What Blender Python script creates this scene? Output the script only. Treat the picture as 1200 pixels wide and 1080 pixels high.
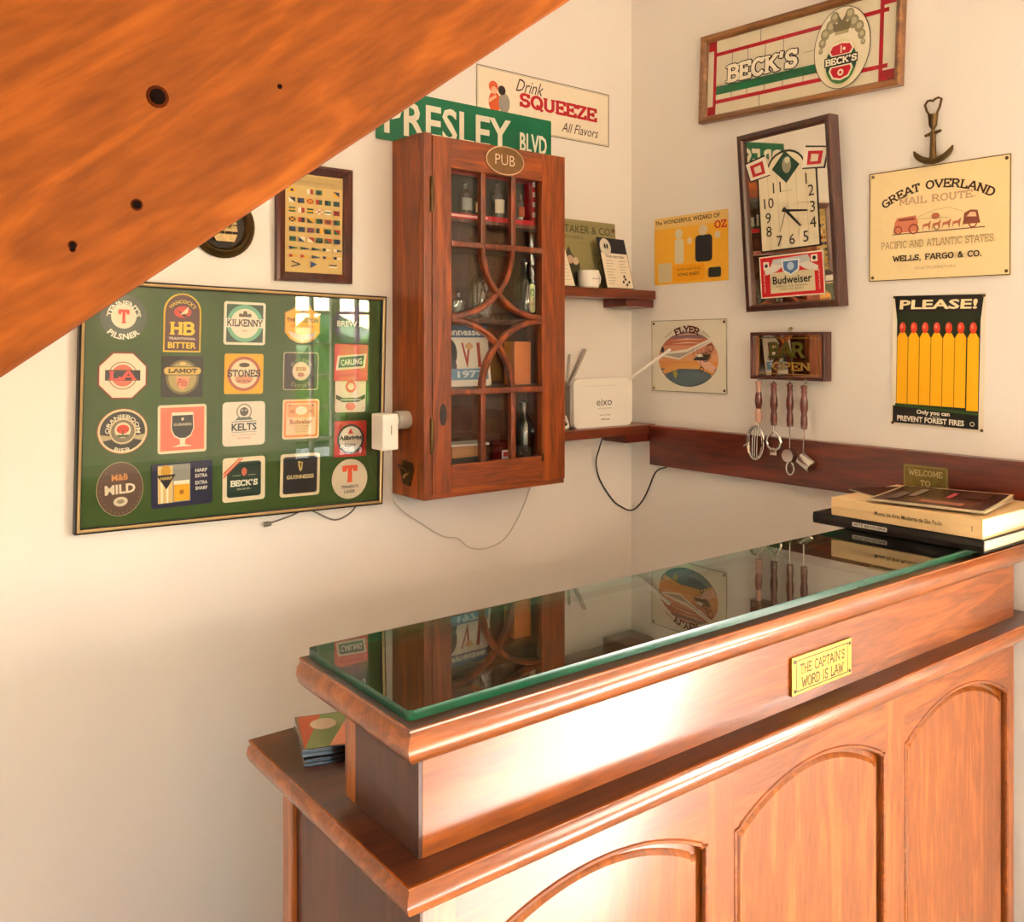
import bpy, bmesh, math, random
from mathutils import Vector, Matrix
random.seed(4)
for o in list(bpy.data.objects): bpy.data.objects.remove(o, do_unlink=True)
SC = bpy.context.scene; COL = SC.collection
PI = math.pi
def R(d): return math.radians(d)

# ------------------------------------------------------------------ camera
cam = bpy.data.cameras.new('camera'); camo = bpy.data.objects.new('camera', cam); COL.objects.link(camo)
camo.location = (-1.966, -1.900, 1.49)
TH = R(51.58)
camo.rotation_euler = (R(90), 0, TH - R(90))
cam.sensor_fit = 'HORIZONTAL'; cam.sensor_width = 36.0
cam.lens = 36.0*1055/1200
cam.shift_y = -140/1200.0
cam.clip_start = .05
SC.camera = camo

# ------------------------------------------------------------------ world, sun, exposure
w = bpy.data.worlds.new('sky'); SC.world = w; w.use_nodes = True
nt = w.node_tree; nt.nodes.clear()
sky = nt.nodes.new('ShaderNodeTexSky'); sky.sky_type = 'NISHITA'; sky.sun_disc = False
sky.sun_elevation = R(27.7); sky.sun_rotation = R(126.7); sky.air_density = 1.0; sky.dust_density = 1.2
bg = nt.nodes.new('ShaderNodeBackground'); bg.inputs['Strength'].default_value = 2.6
wo = nt.nodes.new('ShaderNodeOutputWorld')
nt.links.new(sky.outputs[0], bg.inputs['Color']); nt.links.new(bg.outputs[0], wo.inputs[0])
sd = bpy.data.lights.new('sun', 'SUN'); sd.energy = 125; sd.angle = R(.6); sd.color = (1, .96, .92)
so = bpy.data.objects.new('sun', sd); COL.objects.link(so); so.location = (0, -8, 6)
so.rotation_euler = Vector((-.71, .53, -.465)).to_track_quat('-Z', 'Y').to_euler()
LAMP_W = 62
SC.view_settings.view_transform = 'Standard'; SC.view_settings.look = 'None'
SC.view_settings.gamma = 1; SC.view_settings.use_curve_mapping = False
SC.view_settings.exposure = 0.13
SC.cycles.max_bounces = 10; SC.cycles.transparent_max_bounces = 24
SC.cycles.diffuse_bounces = 6; SC.cycles.glossy_bounces = 6

# ------------------------------------------------------------------ materials
def lin(c):
    if isinstance(c, str):
        c = c.lstrip('#'); c = [int(c[i:i+2], 16)/255 for i in (0, 2, 4)]
        return tuple(x/12.92 if x <= .04045 else ((x+.055)/1.055)**2.4 for x in c)+(1,)
    return tuple(c)+(1,)
MC = {}
def new(name):
    m = bpy.data.materials.new(name); m.use_nodes = True
    n = m.node_tree; n.nodes.clear()
    out = n.nodes.new('ShaderNodeOutputMaterial'); b = n.nodes.new('ShaderNodeBsdfPrincipled')
    n.links.new(b.outputs[0], out.inputs[0]); return m, n, b, out
def plain(name, c, rough=.5, metal=0, coat=0, var=.08, scale=30, bump=0, spec=.5):
    if name in MC: return MC[name]
    m, n, b, out = new(name); L = n.links.new
    tc = n.nodes.new('ShaderNodeTexCoord'); no = n.nodes.new('ShaderNodeTexNoise')
    no.inputs['Scale'].default_value = scale; no.inputs['Detail'].default_value = 5
    L(tc.outputs['Object'], no.inputs['Vector'])
    mx = n.nodes.new('ShaderNodeMix'); mx.data_type = 'RGBA'
    c = lin(c); mx.inputs[6].default_value = tuple(x*(1-var) for x in c[:3])+(1,); mx.inputs[7].default_value = tuple(min(1, x*(1+var)) for x in c[:3])+(1,)
    L(no.outputs['Fac'], mx.inputs[0]); L(mx.outputs[2], b.inputs['Base Color'])
    b.inputs['Roughness'].default_value = rough; b.inputs['Metallic'].default_value = metal
    b.inputs['Coat Weight'].default_value = coat; b.inputs['Coat Roughness'].default_value = .1
    b.inputs['Specular IOR Level'].default_value = spec
    if bump:
        bp = n.nodes.new('ShaderNodeBump'); bp.inputs['Strength'].default_value = bump; bp.inputs['Distance'].default_value = .002
        L(no.outputs['Fac'], bp.inputs['Height']); L(bp.outputs[0], b.inputs['Normal'])
    MC[name] = m; return m
def pr(c, rough=.45):   # flat print ink
    return plain('ink_%s' % c.lstrip('#'), c, rough, var=.04, scale=60, spec=.3)
def wood(name, light, mid, dark, axis='Z', scale=9, rough=.3, coat=.3, coat_r=.12, stretch=9, swirl=1.2, fine=.35, rot=0, spec=.5):
    if name in MC: return MC[name]
    m, n, b, out = new(name); L = n.links.new; N = n.nodes.new
    tc = N('ShaderNodeTexCoord'); mp = N('ShaderNodeMapping')
    s = [stretch]*3; s['XYZ'.index(axis)] = 1.0
    mp.inputs['Scale'].default_value = s
    rt = N('ShaderNodeMapping'); rt.inputs['Rotation'].default_value = (0, rot, 0)
    L(tc.outputs['Object'], rt.inputs[0]); L(rt.outputs[0], mp.inputs[0])
    n1 = N('ShaderNodeTexNoise'); n1.inputs['Scale'].default_value = scale*.22; n1.inputs['Detail'].default_value = 6; n1.inputs['Distortion'].default_value = swirl
    n2 = N('ShaderNodeTexNoise'); n2.inputs['Scale'].default_value = scale*1.6; n2.inputs['Detail'].default_value = 8
    L(mp.outputs[0], n1.inputs[0]); L(mp.outputs[0], n2.inputs[0])
    wv = N('ShaderNodeMath'); wv.operation = 'MULTIPLY'; wv.inputs[1].default_value = 11; L(n1.outputs['Fac'], wv.inputs[0])
    sn = N('ShaderNodeMath'); sn.operation = 'SINE'; L(wv.outputs[0], sn.inputs[0])
    a1 = N('ShaderNodeMath'); a1.operation = 'MULTIPLY_ADD'; a1.inputs[1].default_value = .22; a1.inputs[2].default_value = .5; L(sn.outputs[0], a1.inputs[0])
    a2 = N('ShaderNodeMath'); a2.operation = 'SUBTRACT'; a2.inputs[1].default_value = .5; L(n2.outputs['Fac'], a2.inputs[0])
    a3 = N('ShaderNodeMath'); a3.operation = 'MULTIPLY_ADD'; a3.inputs[1].default_value = fine*2.5; L(a2.outputs[0], a3.inputs[0]); L(a1.outputs[0], a3.inputs[2])
    cr = N('ShaderNodeValToRGB'); e = cr.color_ramp.elements
    e[0].position = .12; e[0].color = lin(dark); e[1].position = .85; e[1].color = lin(light)
    k = cr.color_ramp.elements.new(.5); k.color = lin(mid)
    L(a3.outputs[0], cr.inputs[0]); L(cr.outputs[0], b.inputs['Base Color'])
    b.inputs['Roughness'].default_value = rough; b.inputs['Coat Weight'].default_value = coat; b.inputs['Coat Roughness'].default_value = coat_r
    b.inputs['Specular IOR Level'].default_value = spec
    bp = N('ShaderNodeBump'); bp.inputs['Strength'].default_value = .08; bp.inputs['Distance'].default_value = .001
    L(n2.outputs['Fac'], bp.inputs['Height']); L(bp.outputs[0], b.inputs['Normal'])
    MC[name] = m; return m
def clear(name, tint=(1, 1, 1), f0=.045, pw=5, cap=.9):
    """thin clear glass: what is not mirrored (Schlick) passes straight through"""
    if name in MC: return MC[name]
    m = bpy.data.materials.new(name); m.use_nodes = True; n = m.node_tree; n.nodes.clear(); N = n.nodes.new; L = n.links.new
    out = N('ShaderNodeOutputMaterial'); mix = N('ShaderNodeMixShader'); tr = N('ShaderNodeBsdfTransparent'); gl = N('ShaderNodeBsdfGlossy')
    tr.inputs[0].default_value = tuple(tint)+(1,); gl.inputs['Roughness'].default_value = 0
    g = N('ShaderNodeNewGeometry'); d = N('ShaderNodeVectorMath'); d.operation = 'DOT_PRODUCT'
    L(g.outputs['Incoming'], d.inputs[0]); L(g.outputs['Normal'], d.inputs[1])
    ab = N('ShaderNodeMath'); ab.operation = 'ABSOLUTE'; L(d.outputs['Value'], ab.inputs[0])
    iv = N('ShaderNodeMath'); iv.operation = 'SUBTRACT'; iv.inputs[0].default_value = 1; L(ab.outputs[0], iv.inputs[1])
    pw_ = N('ShaderNodeMath'); pw_.operation = 'POWER'; pw_.inputs[1].default_value = pw; L(iv.outputs[0], pw_.inputs[0])
    ma = N('ShaderNodeMath'); ma.operation = 'MULTIPLY_ADD'; ma.inputs[1].default_value = cap-f0; ma.inputs[2].default_value = f0; L(pw_.outputs[0], ma.inputs[0])
    L(ma.outputs[0], mix.inputs[0]); L(tr.outputs[0], mix.inputs[1]); L(gl.outputs[0], mix.inputs[2]); L(mix.outputs[0], out.inputs[0])
    MC[name] = m; return m
def plaster(name, c):
    m, n, b, out = new(name); L = n.links.new; N = n.nodes.new
    g = N('ShaderNodeNewGeometry')
    n1 = N('ShaderNodeTexNoise'); n1.inputs['Scale'].default_value = 2.3; n1.inputs['Detail'].default_value = 4
    n2 = N('ShaderNodeTexNoise'); n2.inputs['Scale'].default_value = 55; n2.inputs['Detail'].default_value = 4
    L(g.outputs['Position'], n1.inputs[0]); L(g.outputs['Position'], n2.inputs[0])
    mx = N('ShaderNodeMix'); mx.data_type = 'RGBA'; c = lin(c)
    mx.inputs[6].default_value = tuple(x*.93 for x in c[:3])+(1,); mx.inputs[7].default_value = tuple(min(1, x*1.05) for x in c[:3])+(1,)
    L(n1.outputs['Fac'], mx.inputs[0]); L(mx.outputs[2], b.inputs['Base Color']); b.inputs['Roughness'].default_value = .75
    bp = N('ShaderNodeBump'); bp.inputs['Strength'].default_value = .12; bp.inputs['Distance'].default_value = .002
    L(n2.outputs['Fac'], bp.inputs['Height']); L(bp.outputs[0], b.inputs['Normal']); return m

# ------------------------------------------------------------------ mesh builder
class MB:
    def __init__(s): s.v = []; s.f = []; s.m = []; s.sm = []
    def add(s, vs, fs, mi=0, smooth=False):
        o = len(s.v); s.v += [tuple(v) for v in vs]
        for f in fs: s.f.append([i+o for i in f]); s.m.append(mi); s.sm.append(smooth)
        return s
    def box(s, x0, x1, y0, y1, z0, z1, mi=0, bev=0, mat=None):
        bm = bmesh.new(); bmesh.ops.create_cube(bm, size=1)
        for v in bm.verts: v.co = Vector(((x0+x1)/2+v.co.x*(x1-x0), (y0+y1)/2+v.co.y*(y1-y0), (z0+z1)/2+v.co.z*(z1-z0)))
        if bev: bmesh.ops.bevel(bm, geom=bm.edges[:], offset=bev, segments=2, affect='EDGES', profile=.6)
        if mat: bm.transform(mat)
        bm.verts.ensure_lookup_table(); bm.verts.index_update()
        s.add([v.co[:] for v in bm.verts], [[v.index for v in f.verts] for f in bm.faces], mi); bm.free(); return s
    def prism(s, pts, z0, z1, mi=0, mat=None, cap_mi=None):
        """polygon in local XY extruded along Z"""
        n = len(pts); a = sum(pts[i][0]*pts[(i+1) % n][1]-pts[(i+1) % n][0]*pts[i][1] for i in range(n))
        if a < 0: pts = pts[::-1]
        vs = [(x, y, z0) for x, y in pts]+[(x, y, z1) for x, y in pts]
        if mat: vs = [mat @ Vector(v) for v in vs]
        s.add(vs, [[(i), (i+1) % n, (i+1) % n+n, i+n] for i in range(n)], mi)
        s.add(vs, [list(range(n))[::-1], list(range(n, 2*n))], mi if cap_mi is None else cap_mi); return s
    def lathe(s, prof, n=20, mi=0, mat=None, smooth=True):
        """profile (r, z) turned about Z"""
        vs = []; fs = []
        for r, z in prof:
            for k in range(n): a = 2*PI*k/n; vs.append(Vector((r*math.cos(a), r*math.sin(a), z)))
        for i in range(len(prof)-1):
            for k in range(n): fs.append([i*n+k, i*n+(k+1) % n, (i+1)*n+(k+1) % n, (i+1)*n+k])
        if prof[0][0] > 1e-6: fs.append([k for k in range(n)][::-1])
        if prof[-1][0] > 1e-6: fs.append([(len(prof)-1)*n+k for k in range(n)])
        if mat: vs = [mat @ v for v in vs]
        s.add(vs, fs, mi, smooth); return s
    def tube(s, pts, r, n=8, mi=0, closed=False):
        pts = [Vector(p) for p in pts]; m = len(pts); rs = r if isinstance(r, (list, tuple)) else [r]*m
        vs = []; fs = []; up = None
        for i, p in enumerate(pts):
            a = pts[(i-1) % m] if (closed or i > 0) else p; b = pts[(i+1) % m] if (closed or i < m-1) else p
            t = (b-a).normalized()
            if up is None: up = t.orthogonal().normalized()
            up = (up-t*up.dot(t))
            up = up.normalized() if up.length > 1e-5 else t.orthogonal().normalized()
            q = t.cross(up)
            for k in range(n): an = 2*PI*k/n; vs.append(p+(up*math.cos(an)+q*math.sin(an))*rs[i])
        rng = m if closed else m-1
        for i in range(rng):
            j = (i+1) % m
            for k in range(n): fs.append([i*n+k, i*n+(k+1) % n, j*n+(k+1) % n, j*n+k])
        if not closed: fs.append(list(range(n))[::-1]); fs.append([(m-1)*n+k for k in range(n)])
        s.add(vs, fs, mi, True); return s
    def sweep(s, path, prof, mi=0, ends=True, smooth=True):
        """profile (outward, z) carried round an open horizontal path of (x, y, nx, ny) mitre points"""
        k = len(prof); vs = []; fs = []
        for (x, y, nx, ny) in path:
            for o, z in prof: vs.append((x+nx*o, y+ny*o, z))
        for i in range(len(path)-1):
            for j in range(k-1): fs.append([i*k+j, i*k+j+1, (i+1)*k+j+1, (i+1)*k+j])
        s.add(vs, fs, mi, smooth)
        if ends:
            n = len(path)-1
            s.add(vs, [list(range(k)), [n*k+j for j in range(k)][::-1]], mi)
        return s
    def build(s, name, mats, parent=None, mat=None, **props):
        if not isinstance(mats, (list, tuple)): mats = [mats]
        me = bpy.data.meshes.new(name); me.from_pydata(s.v, [], s.f)
        for m in mats: me.materials.append(m)
        me.polygons.foreach_set('material_index', s.m); me.polygons.foreach_set('use_smooth', s.sm)
        bm = bmesh.new(); bm.from_mesh(me); bmesh.ops.remove_doubles(bm, verts=bm.verts, dist=1e-6)
        bmesh.ops.recalc_face_normals(bm, faces=bm.faces); bm.to_mesh(me); bm.free()
        me.update()
        o = bpy.data.objects.new(name, me); COL.objects.link(o)
        if any(s.sm): me.set_sharp_from_angle(angle=R(38))
        if parent: o.parent = parent
        if mat is not None: o.matrix_basis = mat
        for k, v in props.items(): o[k] = v
        return o
def tag(o, label=None, cat=None, group=None, kind=None):
    if label: o['label'] = label
    if cat: o['category'] = cat
    if group: o['group'] = group
    if kind: o['kind'] = kind
    return o
def empty(name, mat=None, label=None, cat=None, group=None):
    o = bpy.data.objects.new(name, None); COL.objects.link(o); o.empty_display_size = .03
    if mat is not None: o.matrix_world = mat
    return tag(o, label, cat, group)
def struct(name, mb, mats, parent=None, **k):
    o = mb.build(name, mats, parent, **k)
    if parent is None: o['kind'] = 'structure'
    return o
def copy_tree(o, parent=None):
    c = o.copy(); COL.objects.link(c)
    if parent: c.parent = parent
    for ch in o.children: copy_tree(ch, c)
    return c
def frame_at(side, u, z, off=0.0, tilt=0.0):
    """local X = to the right as seen, Y = up, Z = out of the wall"""
    if side == 'back': m = Matrix(((1, 0, 0, u), (0, 0, -1, -off), (0, 1, 0, z), (0, 0, 0, 1)))
    else: m = Matrix(((0, 0, -1, -off), (-1, 0, 0, u), (0, 1, 0, z), (0, 0, 0, 1)))
    return m @ Matrix.Rotation(R(tilt), 4, 'Z')
def T3(x, y, z): return Matrix.Translation((x, y, z))
def rx(d): return Matrix.Rotation(R(d), 4, 'X')
def ry(d): return Matrix.Rotation(R(d), 4, 'Y')
def rz(d): return Matrix.Rotation(R(d), 4, 'Z')

# ------------------------------------------------------------------ flat print: shapes and lettering
def ell(cx, cy, a, b=None, a0=0, a1=360, n=28):
    b = a if b is None else b
    full = abs(a1-a0) >= 360
    k = n if full else n+1
    return [(cx+a*math.cos(R(a0+(a1-a0)*i/n)), cy+b*math.sin(R(a0+(a1-a0)*i/n))) for i in range(k)]
def rrect(x0, y0, x1, y1, r, n=5):
    p = []
    for cx, cy, a in ((x1-r, y1-r, 0), (x0+r, y1-r, 90), (x0+r, y0+r, 180), (x1-r, y0+r, 270)):
        for i in range(n+1): t = R(a+90*i/n); p.append((cx+r*math.cos(t), cy+r*math.sin(t)))
    return p
def arcp(cx, cy, rx_, ry_, a0, a1, n=8): return [(cx+rx_*math.cos(R(a0+(a1-a0)*i/n)), cy+ry_*math.sin(R(a0+(a1-a0)*i/n))) for i in range(n+1)]
# stroke letters with slab serifs: width, polylines, serif points
GL = {
'A': (.9, [[(.05, 0), (.42, 1), (.5, 1), (.87, 0)], [(.2, .35), (.72, .35)]], [(.07, 0), (.85, 0)]),
'B': (.8, [[(.12, 0), (.12, 1)], [(.12, 1)]+arcp(.42, .76, .26, .24, 90, -90), [(.12, .52), (.42, .52)]+arcp(.45, .26, .28, .26, 90, -90)+[(.12, 0)]], [(.1, 0), (.1, 1)]),
'C': (.85, [arcp(.47, .5, .37, .5, 45, 315, 14), [(.74, .86), (.74, 1)]], []),
'D': (.85, [[(.12, 0), (.12, 1), (.35, 1)]+arcp(.36, .5, .4, .5, 90, -90, 12)+[(.12, 0)]], [(.1, 0), (.1, 1)]),
'E': (.78, [[(.7, .8), (.7, 1), (.12, 1), (.12, 0), (.72, 0), (.72, .22)], [(.12, .5), (.5, .5)], [(.5, .4), (.5, .62)]], [(.1, 0), (.1, 1)]),
'F': (.74, [[(.68, .8), (.68, 1), (.12, 1), (.12, 0)], [(.12, .5), (.5, .5)]], [(.12, 0), (.1, 1)]),
'G': (.9, [arcp(.47, .5, .37, .5, 45, 350, 15), [(.5, .45), (.84, .45)], [(.8, .45), (.8, .05)]], []),
'H': (.9, [[(.15, 0), (.15, 1)], [(.75, 0), (.75, 1)], [(.15, .5), (.75, .5)]], [(.15, 0), (.15, 1), (.75, 0), (.75, 1)]),
'I': (.42, [[(.21, 0), (.21, 1)]], [(.21, 0), (.21, 1)]),
'J': (.6, [[(.4, 1), (.4, .2)]+arcp(.24, .2, .16, .2, 0, -150, 6)], [(.4, 1)]),
'K': (.9, [[(.15, 0), (.15, 1)], [(.75, 1), (.17, .42)], [(.35, .6), (.8, 0)]], [(.15, 0), (.15, 1), (.75, 1), (.78, 0)]),
'L': (.74, [[(.14, 1), (.14, 0), (.68, 0), (.68, .25)]], [(.14, 1), (.12, 0)]),
'M': (1.05, [[(.15, 0), (.15, 1), (.52, .25), (.9, 1), (.9, 0)]], [(.15, 0), (.12, 1), (.93, 1), (.9, 0)]),
'N': (.95, [[(.15, 0), (.15, 1), (.8, 0), (.8, 1)]], [(.15, 0), (.1, 1), (.8, 1)]),
'O': (.92, [ell(.46, .5, .37, .5, 0, 359.9, 20)], []),
'P': (.8, [[(.12, 0), (.12, 1), (.4, 1)]+arcp(.42, .73, .28, .27, 90, -90)+[(.12, .46)]], [(.14, 0), (.1, 1)]),
'Q': (.92, [ell(.46, .5, .37, .5, 0, 359.9, 20), [(.5, .25), (.85, -.1)]], []),
'R': (.88, [[(.12, 0), (.12, 1), (.4, 1)]+arcp(.42, .75, .27, .25, 90, -90)+[(.12, .5)], [(.45, .5), (.78, 0)]], [(.13, 0), (.1, 1), (.8, 0)]),
'S': (.75, [arcp(.38, .75, .27, .25, 30, 265, 9)+arcp(.38, .26, .28, .26, 85, -150, 9), [(.64, .8), (.64, 1)], [(.1, 0), (.1, .25)]], []),
'T': (.82, [[(.08, .78), (.08, 1), (.74, 1), (.74, .78)], [(.41, 1), (.41, 0)]], [(.41, 0)]),
'U': (.9, [[(.15, 1), (.15, .3)]+arcp(.44, .3, .29, .3, 180, 360, 8)+[(.73, 1)]], [(.15, 1), (.73, 1)]),
'V': (.88, [[(.06, 1), (.44, 0), (.8, 1)]], [(.08, 1), (.8, 1)]),
'W': (1.2, [[(.06, 1), (.34, 0), (.6, .8), (.86, 0), (1.14, 1)]], [(.08, 1), (1.12, 1)]),
'X': (.85, [[(.1, 0), (.75, 1)], [(.1, 1), (.75, 0)]], [(.1, 0), (.75, 0), (.1, 1), (.75, 1)]),
'Y': (.85, [[(.06, 1), (.42, .45), (.42, 0)], [(.78, 1), (.42, .45)]], [(.42, 0), (.1, 1), (.76, 1)]),
'Z': (.8, [[(.1, .8), (.1, 1), (.7, 1), (.1, 0), (.72, 0), (.72, .22)]], []),
'&': (.9, [[(.8, .5), (.45, 0), (.2, .02), (.1, .25), (.25, .5), (.55, .75), (.5, .95), (.35, 1), (.22, .8), (.35, .55), (.8, 0)]], []),
'.': (.35, [[(.15, .02), (.15, .1)]], []), ',': (.35, [[(.17, .08), (.1, -.15)]], []), "'": (.35, [[(.17, 1.05), (.12, .8)]], []),
' ': (.5, [], []), '-': (.5, [[(.1, .45), (.4, .45)]], []), '!': (.4, [[(.2, .3), (.2, 1)], [(.2, 0), (.2, .1)]], []),
}
def stroke(pl, wd):
    vs = []; fs = []
    for (x0, y0), (x1, y1) in zip(pl[:-1], pl[1:]):
        dx, dy = x1-x0, y1-y0; l = math.hypot(dx, dy) or 1e-6; nx, ny = -dy/l*wd/2, dx/l*wd/2
        ex, ey = dx/l*wd*.32, dy/l*wd*.32; o = len(vs)
        vs += [(x0-ex+nx, y0-ey+ny), (x0-ex-nx, y0-ey-ny), (x1+ex-nx, y1+ey-ny), (x1+ex+nx, y1+ey+ny)]; fs.append([o, o+1, o+2, o+3])
    return vs, fs
def slab_text(s, wt=.17, ser=.13, track=.06):
    vs = []; fs = []; x = 0
    for ch in s:
        wd, pls, sp = GL.get(ch, GL[' '])
        def put(v, f):
            o = len(vs); vs.extend([(a+x, b) for a, b in v]); fs.extend([[i+o for i in q] for q in f])
        for pl in pls: put(*stroke(pl, wt))
        if ser:
            for (a, b) in sp:
                y = b if b < .5 else b
                put([(a-wt/2-ser, y-.055), (a+wt/2+ser, y-.055), (a+wt/2+ser, y+.055), (a-wt/2-ser, y+.055)], [[0, 1, 2, 3]])
        x += wd+track
    return vs, fs
FC = {}
def font_text(s, bold=0.0):
    k = (s, bold)
    if k not in FC:
        cu = bpy.data.curves.new('t', 'FONT'); cu.body = s; cu.size = 1; cu.offset = bold; cu.resolution_u = 2; cu.align_x = 'LEFT'
        o = bpy.data.objects.new('t', cu); COL.objects.link(o)
        dg = bpy.context.evaluated_depsgraph_get(); ev = o.evaluated_get(dg); me = ev.to_mesh()
        FC[k] = ([(v.co.x, v.co.y) for v in me.vertices], [list(p.vertices) for p in me.polygons])
        ev.to_mesh_clear(); bpy.data.objects.remove(o, do_unlink=True); bpy.data.curves.remove(cu)
    return FC[k]
class Art:
    """flat print laid on a plate in its own XY plane; every shape a hair above the last"""
    def __init__(s, z=0.0, step=.00006): s.v = []; s.f = []; s.c = []; s.z = z; s.step = step; s.cols = []; s.cl = None
    def raw(s, vs, fs, col, stag=False):
        if col not in s.cols: s.cols.append(col)
        ci = s.cols.index(col); o = len(s.v)
        s.z += s.step
        if stag:   # overlapping strokes of one letter never share a plane
            lv = [s.z]*len(vs)
            for i, f in enumerate(fs):
                for k in f: lv[k] = s.z+(i % 17)*5e-6
            s.v += [(x, y, z) for (x, y), z in zip(vs, lv)]; s.z += 8.5e-5
        else: s.v += [(x, y, s.z) for x, y in vs]
        for f in fs: s.f.append([i+o for i in f]); s.c.append(ci)
        return s
    def poly(s, pts, col): return s.raw(pts, [list(range(len(pts)))], col)
    def rect(s, x0, y0, x1, y1, col): return s.poly([(x0, y0), (x1, y0), (x1, y1), (x0, y1)], col)
    def circ(s, cx, cy, a, col, b=None, n=28): return s.poly(ell(cx, cy, a, b, n=n), col)
    def ring(s, cx, cy, r0, r1, col, a0=0, a1=360, n=32, k=1.0):
        p = ell(cx, cy, r0, r0*k, a0, a1, n); q = ell(cx, cy, r1, r1*k, a0, a1, n); m = len(p); full = abs(a1-a0) >= 360
        return s.raw(p+q, [[i, (i+1) % m, m+(i+1) % m, m+i] for i in range(m if full else m-1)], col)
    def line(s, pts, wd, col): return s.raw(*stroke(pts, wd), col, True)
    def outline(s, pts, wd, col): return s.line(list(pts)+[pts[0]], wd, col)
    def text(s, t, cx, cy, h, col, w=None, serif=False, bold=.0, wt=.17, shear=0, arc=None, rot=0, ser=.13, mirror=False):
        vs, fs = slab_text(t, wt, ser) if serif else font_text(t, bold)
        if not vs: return s
        x0 = min(v[0] for v in vs); x1 = max(v[0] for v in vs); y0 = min(v[1] for v in vs); y1 = max(v[1] for v in vs)
        k = h/(y1-y0); kx = k if w is None else w/(x1-x0)
        mx, my = (x0+x1)/2, (y0+y1)/2
        p = [((a-mx)*kx+shear*(b-my)*k, (b-my)*k) for a, b in vs]
        if arc:
            r, top = arc; q = []
            for a, b in p:
                if top: t_ = PI/2-a/r; q.append((math.cos(t_)*(r+b), math.sin(t_)*(r+b)))
                else: t_ = -PI/2+a/r; q.append((math.cos(t_)*(r-b), math.sin(t_)*(r-b)))
            p = q
        if rot:
            c, d = math.cos(R(rot)), math.sin(R(rot)); p = [(a*c-b*d, a*d+b*c) for a, b in p]
        return s.raw([(a+cx, b+cy) for a, b in p], fs, col, serif)
    def build(s, name, parent, rough=.45, mats=None, mat=None, **props):
        mb = MB(); mb.v = s.v; mb.f = s.f; mb.m = s.c; mb.sm = [False]*len(s.f)
        me = bpy.data.meshes.new(name); me.from_pydata(s.v, [], s.f)
        for c in s.cols: me.materials.append((mats or {}).get(c) or pr(c, rough))
        me.polygons.foreach_set('material_index', s.c); me.update()
        o = bpy.data.objects.new(name, me); COL.objects.link(o); o.parent = parent
        if mat is not None: o.matrix_basis = mat
        for k, v in props.items(): o[k] = v
        return o

# ------------------------------------------------------------------ material set
M_wall = plaster('cream_plaster', '#e9e4de')
M_ceil = plaster('cream_ceiling', '#ece3d4')
M_bar = wood('varnished_mahogany', '#a25a20', '#8e4912', '#6a340b', 'X', 15, .4, .9, .17, stretch=9, fine=.22, spec=.15)
M_barv = wood('varnished_mahogany_upright', '#a86022', '#954f14', '#723a0e', 'Z', 15, .4, .9, .17, stretch=9, fine=.22, spec=.15)
M_bard = wood('shaded_mahogany_side', '#5c2c16', '#4a2110', '#331509', 'Z', 8, .4, .2, .15, stretch=7, fine=.3)  # bar mahogany darkened: shade of the left end put into the colour
M_cab = wood('red_pine_upright', '#aa520d', '#904006', '#5c2404', 'Z', 10, .45, .1, .15, stretch=10, fine=.3)
M_cabh = wood('red_pine_level', '#aa520d', '#904006', '#5c2404', 'X', 10, .45, .1, .15, stretch=10, fine=.3)
M_cabin = wood('cabinet_inside', '#6b3a20', '#55290f', '#3a1a0a', 'Z', 10, .5, 0, .15, stretch=8)
M_stair = wood('orange_pine_plank', '#925110', '#7e400a', '#5a2a05', 'X', 12, .5, 0, .25, stretch=5.5, swirl=1.8, fine=.24, spec=.12)
M_strip = wood('deep_red_wood', '#7c2a10', '#66200b', '#3f1206', 'Y', 8, .3, .4, .15, stretch=8)
M_shelf = wood('red_shelf_wood', '#8a3a1a', '#743014', '#4c1c0a', 'X', 8, .35, .3, .15, stretch=8)
M_oak = wood('oak_frame', '#9a6a3a', '#85562a', '#5f3a1a', 'X', 14, .4, .2, .2, stretch=8)
M_walnut = wood('walnut_frame', '#54291a', '#421d12', '#28100a', 'Y', 14, .35, .3, .2, stretch=8)
M_dkred = wood('dark_red_frame', '#5f2a1e', '#4e1f16', '#33120c', 'Y', 14, .35, .3, .2, stretch=8)
M_brass = plain('aged_brass', '#b8964a', .35, 1, var=.2, scale=80, bump=.2)
M_brassd = plain('dark_antique_brass', '#5c4728', .42, .8, var=.3, scale=60, bump=.3)
M_gold = plain('gilt_frame_edge', '#e0c590', .3, .7, var=.1)
M_black = plain('black_lacquer', '#17120f', .35, var=.2)
M_steel = plain('chromed_steel', '#c9c6c0', .16, 1, var=.05)
M_white = plain('white_plastic', '#eeeae2', .35, var=.03)
M_greyp = plain('grey_plastic', '#a8a095', .45, var=.05)
M_blackp = plain('black_plastic', '#15130f', .45, var=.1)
M_mirror = plain('silvered_mirror', '#d6d0c4', .02, 1, var=.01)
M_pane = clear('window_glass'); M_cabg = clear('cabinet_glass', f0=.04)
M_boardg = clear('picture_glass', f0=.035)
M_top = clear('counter_glass', (.80, .86, .80), f0=.07, pw=2.8, cap=.92)
M_edge = plain('green_glass_edge', '#044a30', .2, coat=0, var=.15, scale=20, spec=.5)
M_card = plain('coaster_board', '#cdbf9f', .7)
M_floor = plain('pale_stone_floor', '#c2bcb2', .55, var=.08, scale=4)

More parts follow.
